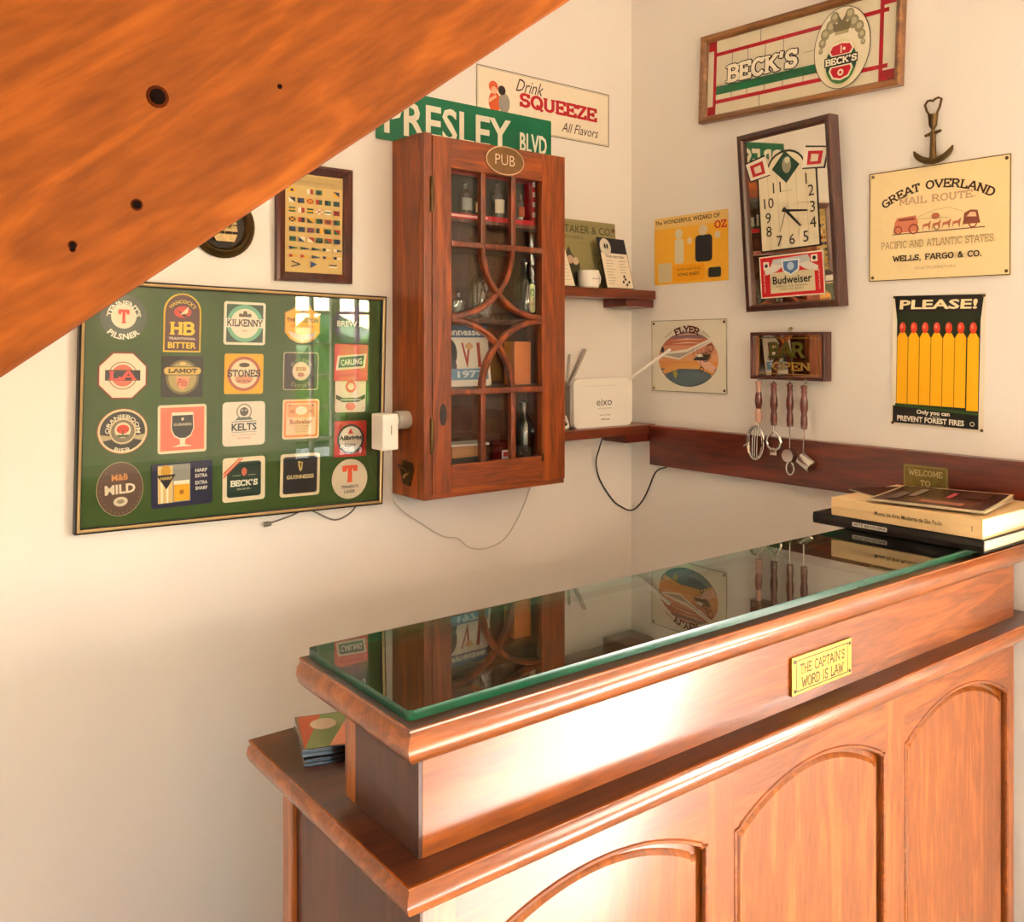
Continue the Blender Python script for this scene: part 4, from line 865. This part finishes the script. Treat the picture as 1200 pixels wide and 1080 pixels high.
t = tool('corkscrew_scoop', -.576, 1.387, 'small round scoop on a thin rod with a dark turned handle, third from the left')
mb = MB().tube([(0, 0, .108), (0, 0, .165)], .0018, 8)
mb.lathe([(.016, -.012), (.019, .0), (.017, .010), (.010, .017), (0, .019)], 18, mat=T3(0, 0, .180) @ rx(90))
mb.tube([(0+.011*math.cos(R(q*30)), -.002, .212+.016*math.sin(R(q*30))) for q in range(12)], .003, 6, closed=True); mb.build('scoop_head', M_steel, t)
t = tool('jigger_measure', -.616, 1.384, 'spirit measure with a cylindrical cup and dark turned handle, rightmost of the four tools')
mb = MB().tube([(0, 0, .108), (-.002, 0, .178)], .0018, 8)
mb.lathe([(.0175, 0), (.018, .001), (.0175, .036), (.0155, .038), (0, .038)], 22, mat=T3(.0, .012, .178) @ ry(58) @ rz(0)); mb.lathe([(.0155, -.0005), (0, -.0005)], 22, mat=T3(.0, .012, .178) @ ry(58)); mb.build('measure_cup', M_steel, t)

# ------------------------------------------------------------------ wall cabinet with glazed door
CX0, CX1, CZ0, CZ1, CD = -.832, -.396, 1.121, 1.975, .143
cab = empty('wall_cabinet', T3(0, 0, 0), 'red pine wall cabinet with a glazed lattice door and oval plate', 'cabinet')
cab.location = ((CX0+CX1)/2, 0, CZ0)
ox, oz = -cab.location.x, -CZ0
def cb(m, name, mat, par=None):
    o = m.build(name, mat, par or cab)
    if (par or cab) is cab: o.location = (ox, 0, oz)
    return o
cb(MB().box(CX0, CX0+.018, -.121, -.001, CZ0, CZ1, bev=.001), 'side_panel', M_cab)
cb(MB().box(CX1-.018, CX1, -.121, -.001, CZ0, CZ1, bev=.001), 'side_panel', M_cab)
cb(MB().box(CX0, CX1, -.121, -.001, CZ1, CZ1+.0015).box(CX0+.018, CX1-.018, -.121, -.001, CZ1-.018, CZ1), 'top_panel', M_cabh)
cb(MB().box(CX0+.018, CX1-.018, -.121, -.001, CZ0, CZ0+.018), 'bottom_panel', M_cabh)
cb(MB().box(CX0+.018, CX1-.018, -.008, -.001, CZ0+.018, CZ1-.018), 'back_panel', M_cabin)
for z in (1.174, 1.372, 1.540, 1.722): cb(MB().box(CX0+.018, CX1-.018, -.112, -.008, z-.006, z+.006), 'shelf', M_cabin)
# fixed edge round the door, door rails and stiles
cb(MB().box(CX0, CX0+.022, -CD, -.121, CZ0, CZ1, bev=.0015), 'face_edge', M_cab)
door = empty('door'); door.parent = cab; door.location = (ox, 0, oz)
def dr(m, name, mat): return m.build(name, mat, door)
DX0, DX1, DZ0, DZ1 = CX0+.0235, CX1, CZ0+.012, CZ1-.004
cb(MB().box(CX0+.022, CX1, -.139, -.121, CZ0, CZ0+.011), 'face_edge', M_cabh)
PX0, PX1, PZ0, PZ1 = -.755, -.474, 1.197, 1.900
dr(MB().box(DX0, PX0, -CD, -.122, DZ0, DZ1, bev=.0012), 'stile', M_cab)
dr(MB().box(PX1, DX1, -CD, -.122, DZ0, DZ1, bev=.0012), 'stile', M_cab)
dr(MB().box(PX0, PX1, -CD, -.122, PZ1, DZ1, bev=.0012), 'top_rail', M_cabh)
dr(MB().box(PX0, PX1, -CD, -.122, DZ0, PZ0, bev=.0012), 'bottom_rail', M_cabh)
mw = .0074; third = (PX1-PX0)/3; MZ0, MZ1 = 1.369, 1.722
M_mun = wood('muntin_wood', '#9c4a1c', '#7c3410', '#4a1c08', 'Z', 20, .3, .5, .12, stretch=4)
for i in (1, 2):
    x = PX0+third*i
    dr(MB().box(x-mw, x+mw, -CD-.001, -.128, PZ0, MZ0, bev=.003), 'muntin', M_mun); dr(MB().box(x-mw, x+mw, -CD-.001, -.128, MZ1, PZ1, bev=.003), 'muntin', M_mun)
for z in (MZ0, MZ1): dr(MB().box(PX0, PX1, -CD-.002, -.128, z-mw, z+mw, bev=.003), 'muntin', M_mun)
def bar_curve(pts, wd, y0, y1):
    n = len(pts); vs = []
    for i, (x, z) in enumerate(pts):
        a = pts[max(i-1, 0)]; b = pts[min(i+1, n-1)]; dx, dz = b[0]-a[0], b[1]-a[1]; l = math.hypot(dx, dz); nx, nz = -dz/l*wd, dx/l*wd
        for s_, y in ((-1, y1), (-1, y0+.003), (-.5, y0), (.5, y0), (1, y0+.003), (1, y1)): vs.append((x+nx*s_, y, z+nz*s_))
    fs = []
    for i in range(n-1):
        for j in range(6): fs.append([i*6+j, i*6+(j+1) % 6, (i+1)*6+(j+1) % 6, (i+1)*6+j])
    fs += [list(range(6)), list(range((n-1)*6, n*6))[::-1]]
    return MB().add(vs, fs)
for top in (True, False):
    for left in (True, False):
        cz = MZ1 if top else MZ0; sz = -1 if top else 1
        cx = PX1 if left else PX0; sx = -1 if left else 1
        xs = 2*third
        pts = [(cx+sx*xs*math.cos(R(t)), cz+sz*.172*math.sin(R(t))) for t in [90*q/16 for q in range(17)]]
        dr(bar_curve(pts, mw*.95, -CD-.0015-(.0006 if left else 0), -.128), 'curved_muntin', M_mun)
dr(MB().box(PX0-.004, PX1+.004, -.1275, -.1245, PZ0-.004, PZ1+.004), 'door_glass', M_cabg)
for z in (1.833, 1.270):
    dr(MB().lathe([(.0042, -.041), (.0048, -.039), (.0048, .039), (.0042, .041)], 10, mat=T3(DX0-.003+.006-.006, -CD-.0015, z)), 'hinge', M_brassd)
knob = dr(MB().lathe([(.004, 0), (.005, .008), (.008, .013), (.006, .018), (0, .019)], 14, mat=T3(-.44, -CD, 1.53) @ rx(90)), 'escutcheon', M_brassd); bpy.data.objects.remove(knob)
dr(MB().box(-.4735, -.4705, -CD-.004, -CD, 1.185, 1.205), 'key_plate', M_brassd)
M_knotc = plain('cabinet_knot', '#2a0e08', .4, var=.4, scale=80)
for kx, kz, a_, b_ in ((-.779, 1.318, .010, .026), (-.497+.02, 1.718, .008, .012), (-.43, 1.70, .010, .014)):
    if kx > -.48: continue
    dr(MB().prism(ell(0, 0, a_, b_), 0, .0004, mat=T3(kx, -CD-.0001, kz) @ rx(90)), 'knot', M_knotc)
# oval plate
pe = empty('pub_plate', T3(-.596, -CD-.0002, 1.9365) @ rx(90) @ rz(0), 'small oval brass plate lettered in raised capitals on the cabinet door', 'plaque')
m = MB(); o0 = ell(0, 0, .060, .036, n=40); m.prism(o0, 0, .003); m.build('plate', plain('brown_brass', '#7a5a38', .45, .7, var=.35, scale=90, bump=.4), pe)
m = MB(); m.tube([(x_, y_, .003) for x_, y_ in ell(0, 0, .0585, .0345, n=40)], .0016, 6, closed=True).build('rim', plain('pale_brass', '#d8b895', .35, .6), pe)
a = Art(.0033); a.text('PUB', 0, 0, .028, '#2a1a10', .064, bold=.03); a.text('PUB', -.0005, .001, .0265, '#dcbf9c', .062, bold=0.0); a.build('lettering', pe, .4)

# ------------------------------------------------------------------ things in the cabinet
M_gl = clear('bottle_glass', (.74, .80, .76), f0=.16, pw=2); M_dkg = plain('dark_bottle_glass', '#141810', .08, coat=1, spec=.8); M_cork = plain('cork', '#b08a5a', .7)
def bottle(name, x, y, z, r, h, mat, label, labc=None, neck=.35, group='bottles and glasses in the wall cabinet'):
    e = empty(name, T3(x, y, z), label, 'bottle', group)
    MB().lathe([(0, 0), (r*.95, .0005), (r, .004), (r, h*(1-neck)), (r*.75, h*(1-neck*.75)), (r*.38, h*(1-neck*.5)), (r*.34, h*.95), (r*.42, h*.955), (r*.42, h), (0, h)], 16).build('glass', mat, e)
    MB().lathe([(r*.36, h), (r*.36, h*1.05), (0, h*1.05)], 10).build('stopper', M_blackp, e)
    if labc:
        m = MB(); n = 9; vs = []
        for k in range(n): t = R(-90-60+120*k/(n-1)); vs += [(math.cos(t)*(r+.0004), math.sin(t)*(r+.0004), h*.12), (math.cos(t)*(r+.0004), math.sin(t)*(r+.0004), h*.52)]
        m.add(vs, [[2*k, 2*k+2, 2*k+3, 2*k+1] for k in range(n-1)]); m.build('paper_label', pr(labc, .6), e)
    return e
# miniatures in a red and white striped case on the top shelf
e = empty('striped_display_case', T3(-.60, -.085, 1.790), 'flat red and white striped display case at the top of the cabinet', 'display case')
m = MB(); m.box(-.165, .135, -.02, .02, 0, .012); m.box(-.165, .135, -.02, .02, .112, .122); m.box(.125, .135, -.02, .02, .012, .112); m.box(-.165, -.155, -.02, .02, .012, .112); m.build('case', pr('#b3182a', .4), e)
MB().box(-.155, .125, .012, .018, .012, .112).build('back_board', pr('#2a2c26', .5), e)
a = Art(.0202); a.rect(-.164, .115, .134, .121, '#e2b8b4'); a.rect(-.164, .004, -.02, .009, '#e2b8b4')
for q in range(4): a.rect(.1255, .022+.026*q, .1345, .035+.026*q, '#e8d8cc')
o = a.build('stripes', e, .4, mat=rx(90))
for x, r, h, c, lb, mt in ((-.079, .017, .075, '#8a8f8a', 'tiny squat bottle with a grey label, left in the striped case', M_gl), (-.038, .016, .060, '#cdb489', 'tiny bottle with a tan label, second in the striped case', M_gl), (.022, .017, .086, '#d9d2c0', 'tiny bottle with a tall white label, middle of the striped case', M_gl), (.062, .013, .070, '#8d8f88', 'tiny clear bottle, right of the white labelled one', M_gl), (.096, .011, .065, '#a8502c', 'tiny bottle with a rust label at the right end of the striped case', M_gl)):
    bottle('miniature_bottle', -.60+x, -.092, 1.8025, r, h, mt, lb, c, group='miniature bottles in the striped case')
# a hidden ledge carries the case
cb(MB().box(CX0+.018, CX1-.018, -.112, -.060, 1.780, 1.789), 'ledge', M_cabin)
bottle('swing_top_bottle', -.615, -.072, 1.5465, .032, .150, M_gl, 'clear swing-top bottle in the middle of the cabinet', None, .42)
bottle('liqueur_bottle', -.475, -.075, 1.5465, .029, .150, M_dkg, 'dark bottle with a narrow cream label, right of the swing-top bottle', None, .4)
a = Art(0); a.poly(rrect(-.010, 0, .010, .075, .009), '#d8cba6'); a.circ(0, .052, .007, '#3a3426', .010); a.circ(0, .052, .004, '#b8a878', .006); a.text('BITTERS', 0, .022, .004, '#3a3426', .015); 
lq = [o for o in COL.objects if o.name.startswith('liqueur_bottle')][0]
a.build('paper_label', lq, .6, mat=T3(.0, -.0305, .018) @ rx(90))
bottle('small_flask', -.692, -.08, 1.5465, .016, .062, M_gl, 'very small clear flask at the left of the middle shelf', None, .3)
e = empty('metal_number_plate', T3(-.655, -.085, 1.379) @ rx(82), 'blue and white souvenir number plate leaning inside the cabinet', 'number plate')
MB().prism(rrect(-.095, 0, .062, .152, .006), 0, .001).build('plate', pr('#d8d3c8', .4), e)
a = Art(.001); a.rect(-.095, .122, .062, .152, '#3d5f86'); a.text('Tennessee', -.012, .136, .018, '#dcdcd4', .135, bold=.03); a.text('V', -.008, .078, .062, '#9c2a20', .028, bold=.02); a.text('I', .030, .078, .062, '#9c2a20', .010, bold=.02); a.circ(-.058, .085, .022, '#2a2f38', .034); a.circ(-.052, .05, .012, '#3a4048', .02); a.circ(.002, .1, .012, '#c99a6a', .008)
a.rect(-.06, .016, .055, .044, '#5f88ab'); a.text('1977', .0, .030, .018, '#c9d6de', .08, bold=.03); a.build('print', e, .4)
tag(MB().box(-.522, -.467, -.09, -.045, 1.3785, 1.49, bev=.002).build('orange_carton', pr('#c9763a', .5)), 'upright orange carton right of the number plate in the cabinet', 'box')
for q, (x0, x1, c, t, lb) in enumerate(((-.775, -.66, '#2c2a26', .014, 'dark booklet at the bottom of the small pile in the cabinet'), (-.77, -.655, '#4a463e', .012, 'grey booklet, second in the pile in the cabinet'), (-.765, -.66, '#a87a52', .026, 'tan box, third in the pile in the cabinet'), (-.768, -.65, '#cfcabf', .005, 'pale leaflet topmost on the pile in the cabinet'))):
    z = 1.1803+(0, .0145, .027, .0535)[q]
    e = empty('booklet', T3((x0+x1)/2+.035, -.07, z) @ rz((3, -4, 2, -8)[q]), lb, 'booklet', 'pile of booklets in the cabinet')
    w2 = (x1-x0)/2; MB().box(-w2, w2, -.035, .035, 0, t, bev=.0006).build('cover', pr(c, .6), e); MB().box(-w2+.001, w2+.0004, -.034, .034, t*.2, t*.8).build('pages', pr('#b8ac94', .8), e)
e = empty('red_mug', T3(-.562, -.080, 1.1803), 'small dark red mug with a white square badge in the bottom of the cabinet', 'mug')
MB().lathe([(0, 0), (.026, .001), (.028, .006), (.027, .052), (.029, .056), (.026, .056), (.024, .010), (0, .009)], 20).build('body', plain('oxblood_glaze', '#5a0f14', .15, coat=1), e)
MB().tube([(.027, 0, .046), (.040, 0, .044), (.043, 0, .030), (.038, 0, .016), (.027, 0, .012)], .0032, 8).build('handle', MC['oxblood_glaze'], e)
a = Art(0); a.poly(rrect(-.012, 0, .012, .022, .002), '#d8d2c6'); a.poly(rrect(-.007, .005, .007, .017, .002), '#b01c24'); a.build('badge', e, .5, mat=T3(-.004, -.0288, .014) @ rx(90))
bottle('tonic_bottle', -.475, -.07, 1.1803, .026, .150, M_dkg, 'tall dark bottle in the bottom right of the cabinet', None, .4)

# opener screwed to cabinet side
e = empty('wall_bottle_opener', Matrix(((0, 0, -1, CX0-.0002), (-1, 0, 0, -.072), (0, 1, 0, 1.185), (0, 0, 0, 1))), 'old brass bottle opener screwed to the left side of the cabinet', 'bottle opener')
MB().prism([(-.016, -.034), (.014, -.036), (.020, -.018), (.030, .006), (.020, .020), (-.016, .022), (-.026, .0)], 0, .004).build('backplate', M_brassd, e)
MB().tube([(-.022, .002, .004), (-.012, .010, .018), (.008, .008, .020), (.022, -.002, .012)], .0035, 8).build('tooth', M_brassd, e)
MB().tube([(-.010, -.018, .005), (.004, -.012, .012), (.018, -.004, .010)], .0028, 8).build('lip', M_brass, e)

# ------------------------------------------------------------------ plug adapter and cables
e = empty('plug_adapter', T3(-.832, -.072, 1.305), 'white plug-in adapter on a round grey socket at the side of the cabinet', 'adapter')
MB().lathe([(.0205, 0), (.0215, .004), (.0215, .030), (.0195, .033), (0, .033)], 24, mat=ry(-90)).build('socket', M_greyp, e)
MB().lathe([(.015, .033), (.015, .044)], 20, mat=ry(-90)).build('collar', M_white, e)
MB().box(-.086, -.044, -.031, .022, -.066, .018, bev=.004).build('body', M_white, e)
a = Art(0); a.text('adapter', 0, 0, .003, '#6a665e', .018); a.build('mark', e, .5, mat=T3(-.062, -.0312, -.016) @ rx(90) @ rz(90)); 
for o in [c for c in e.children if c.name.startswith('mark')]: bpy.data.objects.remove(o)
MB().box(-.064, -.062, -.0314, -.031, -.030, -.008).build('indicator', pr('#6a665e'), e)
M_cabw = plain('white_cable', '#c9c3ba', .5, var=.05); M_cabk = plain('black_cable', '#14110e', .5); M_cabgr = plain('grey_cable', '#6f675e', .5)
def spl(pts, n=8):
    P = [Vector(p) for p in pts]; P = [P[0]*2-P[1]]+P+[P[-1]*2-P[-2]]; o = []
    for i in range(1, len(P)-2):
        for k in range(n):
            t = k/n; a, b, c, d = P[i-1:i+3]
            o.append(.5*((2*b)+(c-a)*t+(2*a-5*b+4*c-d)*t*t+(3*b-a-3*c+d)*t**3))
    return o+[P[-2]]
tag(MB().tube(spl([(-.888, -.075, 1.241), (-.876, -.068, 1.21), (-.872, -.055, 1.17), (-.852, -.035, 1.12), (-.818, -.012, 1.085), (-.763, -.005, 1.046), (-.687, -.004, .998), (-.640, -.004, .985), (-.599, -.004, .955), (-.54, -.004, .947), (-.481, -.004, .968), (-.43, -.004, 1.03), (-.399, -.006, 1.095), (-.398, -.020, 1.1206)]), .0019, 6).build('white_cable', M_cabw), 'thin white cable looping on the wall below the cabinet', 'cable')
tag(MB().tube(spl([(-.90, -.0035, 1.160), (-.93, -.004, 1.105), (-.955, -.004, 1.083), (-.99, -.004, 1.076), (-1.035, -.004, 1.098), (-1.06, -.005, 1.110), (-1.09, -.004, 1.100), (-1.125, -.004, 1.092), (-1.150, -.005, 1.088)]), .0019, 6).lathe([(.0055, -.006), (.006, 0), (.005, .008)], 10, mat=T3(-1.154, -.0065, 1.087) @ ry(90)).build('grey_cable', M_cabgr), 'short grey cable with a rubber end peeping out below the green board', 'cable')
tag(MB().tube(spl([(-.166, -.050, 1.2225), (-.164, -.03, 1.18), (-.158, -.012, 1.14), (-.134, -.004, 1.085), (-.082, -.004, 1.022), (-.040, -.004, .995), (-.015, -.006, .985), (-.004, -.022, .992), (-.004, -.050, 1.02), (-.004, -.072, 1.055), (-.004, -.095, 1.100), (-.004, -.115, 1.118), (-.006, -.145, 1.128)]), .0022, 6).build('black_cable', M_cabk), 'black cable hanging in the corner below the router shelf', 'cable')

# ------------------------------------------------------------------ things on the shelves
e = empty('wifi_router', T3(-.182, -.062, 1.2495), 'white upright wireless router with angled antennas on the lower shelf', 'router')
MB().prism(rrect(-.116, 0, .112, .137, .018), -.008, .008, mat=rx(90)).build('front_cover', M_white, e)
MB().prism(rrect(-.114, .002, .108, .133, .016), 0, .028, mat=T3(0, .0365, 0) @ rx(90)).build('back_cover', M_greyp, e)
a = Art(0); a.text('eixo', 0, .070, .020, '#3a3630', .060, bold=.0); a.text('TELECOM', 0, .052, .0035, '#8a857a', .056); a.text('ROUTER', .004, .033, .004, '#5f5a52', .040); a.text('WI-FI AC', .004, .021, .0045, '#2f2b26', .034, bold=.03); a.text('ACCESS POINT', -.015, .116, .003, '#c2bdb2', .12)
a.build('lettering', e, .5, mat=T3(0, -.0082, 0) @ rx(90))
for (b, t) in (((-.120, .010, .118), (-.068, .0, .219)), ((-.113, .024, .118), (-.107, .02, .205)), ((.100, .004, .124), (.150, -.12, .218)), ):
    b = Vector(b); t = Vector(t); d = t-b; q = d.to_track_quat('Z', 'Y').to_matrix().to_4x4()
    aw = .0095 if b.x < -.115 else .006
    MB().box(-aw, aw, -.0035, .0035, 0, d.length, bev=.0015, mat=Matrix.Translation(b) @ q).build('antenna', M_greyp if b.x < 0 else M_white, e)
e = empty('small_modem', T3(-.347, -.03, 1.2495), 'small white network box with a stub antenna, half behind the cabinet edge', 'modem')
MB().box(-.035, .035, -.015, .015, 0, .11, bev=.006).build('body', M_white, e); MB().box(.018, .024, -.004, .004, .105, .15, bev=.001).build('antenna', M_white, e)
MB().tube(spl([(.034, -.016, .03), (.044, -.022, .012), (.03, -.024, .003), (.040, -.028, .004), (.044, -.022, .016), (.036, -.02, .036)]), .002, 6).build('lead', M_white, e)
e = empty('white_mug', T3(-.238, -.064, 1.6385), 'small white mug on the upper shelf in front of the olive sign', 'mug')
MB().lathe([(0, 0), (.026, .0), (.0295, .004), (.0305, .047), (.029, .049), (.0275, .047), (.026, .006), (0, .004)], 24).build('body', M_white, e)
MB().tube([(.029, 0, .041), (.041, 0, .041), (.046, 0, .030), (.043, 0, .016), (.029, 0, .009)], .0032, 8).build('handle', M_white, e)
MB().box(-.014, .014, -.0312, -.030, .024, .0255).build('band_print', pr('#8d8a86'), e)
def card(name, x, y, label, variant):
    e = empty(name, T3(x, y, 1.6395) @ rz(4 if variant else -2) @ rx(78), label, 'card stand', 'card stands on the upper shelf')
    MB().prism([(-.056, 0), (.062, 0), (.052, .150), (-.066, .150)] if variant else [(-.06, 0), (.058, 0), (.030, .150), (-.06, .150)], -.002, 0).build('stand', M_blackp, e)
    a = Art(.0001)
    if variant:
        a.poly([(-.054, .003), (.060, .003), (.053, .105), (-.059, .105)], '#e6dcc8'); a.poly([(-.058, .106), (.0525, .106), (.0505, .148), (-.0645, .148)], '#20222c'); a.circ(-.036, .122, .023, '#cfc8b8', .026); a.circ(-.038, .125, .004, '#1c1a18', .008); a.circ(-.028, .125, .004, '#1c1a18', .008)
        a.text('OUR HISTORY', .0, .095, .007, '#4a443c', .08, bold=.02)
        for q in range(9): a.rect(-.045, .082-.0085*q, -.045+(.03, .034, .026, .036, .03, .028, .034, .03, .024)[q], .0835-.0085*q, '#9a9284')
        for q in range(5): a.rect(.01, .082-.0085*q, .010+(.03, .024, .03, .02, .026)[q], .0835-.0085*q, '#9a9284')
        for dx, dy in ((0, 0), (.010, .008), (.014, -.008), (.024, .0), (.006, .016)): a.poly([(.016+dx, .016+dy), (.024+dx, .020+dy), (.020+dx, .027+dy), (.013+dx, .022+dy)], '#1d1a17')
    else:
        a.poly([(-.058, .003), (.056, .003), (.036, .115), (-.058, .115)], '#e6dcc8')
        for q in range(8): a.rect(-.04, .09-.010*q, .03+.002*q, .0912-.010*q, '#a39a8a')
    a.build('print', e, .5)
card('card_stand', -.126, -.078, 'white printed card with a dark blue head and dog picture on the upper shelf', True)
card('card_stand', -.350, -.070, 'white printed card on a black stand, half hidden by the cabinet on the upper shelf', False)
# the left card leans beside the cabinet edge

# ------------------------------------------------------------------ books on the glass
zb = 1.1078
def book(name, x0, x1, y0, y1, z, t, cover, pages, label, rot=0, spine=None):
    e = empty(name, T3(x0, y0, z) @ rz(rot), label, 'book', 'books on the bar')
    w_, d_ = x1-x0, y1-y0; c = .0022
    m = MB(); m.box(0, w_, 0, d_, 0, c, bev=.0005); m.box(0, w_, 0, d_, t-c, t, bev=.0005)
    m.prism([(0, 0), (0, t), (-.003, t-.001), (-.0045, t*.5), (-.003, .001)], 0, d_, mat=Matrix(((1, 0, 0, 0), (0, 0, 1, 0), (0, 1, 0, 0), (0, 0, 0, 1))))
    m.build('cover', pr(cover, .35), e)
    MB().box(.001, w_-.004, .004, d_-.004, c, t-c).build('pages', pr(pages, .8), e)
    return e
e = book('black_book', -.290, -.030, -1.158, -.806, zb, .0235, '#15110f', '#d8c9ac', 'large black book lying on the bar glass, undermost of the pile', -1)
MM = Matrix(((0, 0, -1, -.0048), (-1, 0, 0, 0), (0, 1, 0, 0), (0, 0, 0, 1)))
a = Art(0); a.poly(rrect(-.26, .008, -.185, .0165, .001), '#c9c2b4'); a.text('ARTE BRASILEIRA', -.2225, .0123, .0055, '#2a2622', .07, bold=.02); a.build('spine_print', e, .5, mat=MM @ T3(0, 0, 0))
e = book('white_book', -.288, -.032, -1.155, -.852, zb+.0238, .037, '#d9b988', '#f0e6d2', 'thick cream art book with lettered spine, on top of the black book', 0)
a = Art(0); a.text('Museu de Arte Moderna de São Paulo', -.140, .0185, .0085, '#4a4026', .135, bold=.01); a.text('1', -.018, .018, .010, '#5a4a30', None); a.build('spine_print', e, .5, mat=MM)
def mag(x, y, z, rot, w_, d_, cov, label, curl=.004):
    e = empty('magazine', T3(x, y, z) @ rz(rot), label, 'magazine', 'magazines on the books')
    for q in range(3):
        vs = []; n = 8; zz = .0006+.0014*q
        for i in range(n+1):
            u = i/n
            for v in (0, 1): vs.append((w_*u, d_*v, zz+curl*(u**3)*(q/2.0+.1)*(1-v*.6)))
        k = len(vs); vs += [(a_, b_, c_2-.0009) for a_, b_, c_2 in vs]
        fs = [[2*i, 2*i+2, 2*i+3, 2*i+1] for i in range(n)]+[[k+2*i+1, k+2*i+3, k+2*i+2, k+2*i] for i in range(n)]+[[2*i, k+2*i, k+2*i+2, 2*i+2] for i in range(n)]+[[2*i+1, 2*i+3, k+2*i+3, k+2*i+1] for i in range(n)]+[[0, 1, k+1, k], [2*n, k+2*n, k+2*n+1, 2*n+1]]
        MB().add(vs, fs).build('cover' if q == 2 else 'leaf', pr('#cdbfa2' if q < 2 else cov, .25), e)
    return e
zm = zb+.0238+.0372
e = mag(-.236, -.93, zm, -28, .20, .12, '#3b2019', 'dark leaflet lying under the magazine on the cream book', .002)
e = mag(-.262, -1.146, zm+.0054, 9, .20, .215, '#d6c49c', 'glossy magazine with a dark photographic cover, top of the pile', .006)
vs = []; fs = []; n = 8
a = Art(.0052, .0002)
for (x0, y0, x1, y1, c) in ((.006, .006, .195, .209, '#35170f'), (.02, .03, .09, .15, '#6b3a28'), (.03, .05, .06, .13, '#a8745a'), (.10, .09, .16, .10, '#b5505a'), (.08, .15, .17, .165, '#8a7a72'), (.12, .03, .18, .07, '#54291a'), (.03, .17, .12, .19, '#7a6a60')):
    z_ = a.z; a.z += a.step
    if c not in a.cols: a.cols.append(c)
    for i in range(6):
        u0 = x0+(x1-x0)*i/6; u1 = x0+(x1-x0)*(i+1)/6; o_ = len(a.v)
        for (u, v) in ((u0, y0), (u1, y0), (u1, y1), (u0, y1)): a.v.append((u, v, .0036+a.z-.0052+.006*((u/.2)**3)*1.1*(1-(v/.215)*.6)))
        a.f.append([o_, o_+1, o_+2, o_+3]); a.c.append(a.cols.index(c))
a.build('cover_print', e, .22)
# cd case on the counter
M_acr = plain('black_acrylic', '#0f0e0d', .12, coat=1)
for q, lb in enumerate(('lower black disc case on the counter step', 'upper disc case with a colourful sleeve on the counter step')):
    e = empty('disc_case', T3(-1.375, -.792+.002*q, .9405+.0105*q) @ rz(-18-2*q), lb, 'disc case', 'disc cases on the counter step')
    MB().box(-.066, .064, -.055, .055, 0, .0048, bev=.0007).build('base_shell', M_acr, e); MB().box(-.066, .064, -.055, .055, .0050, .0100, bev=.0007).build('lid', M_acr, e)
a = Art(.0101); a.rect(-.062, -.052, .062, .053, '#b5563a'); a.poly([(-.062, -.052), (-.02, -.052), (.03, .053), (-.03, .053)], '#7a8a5a'); a.poly([(-.03, -.052), (.02, -.052), (.0, .02)], '#d98a6a'); a.poly([(.01, -.03), (.06, -.01), (.05, .04)], '#3d4a3a'); a.circ(-.03, .02, .018, '#c9b49a'); a.build('sleeve', e, .15)
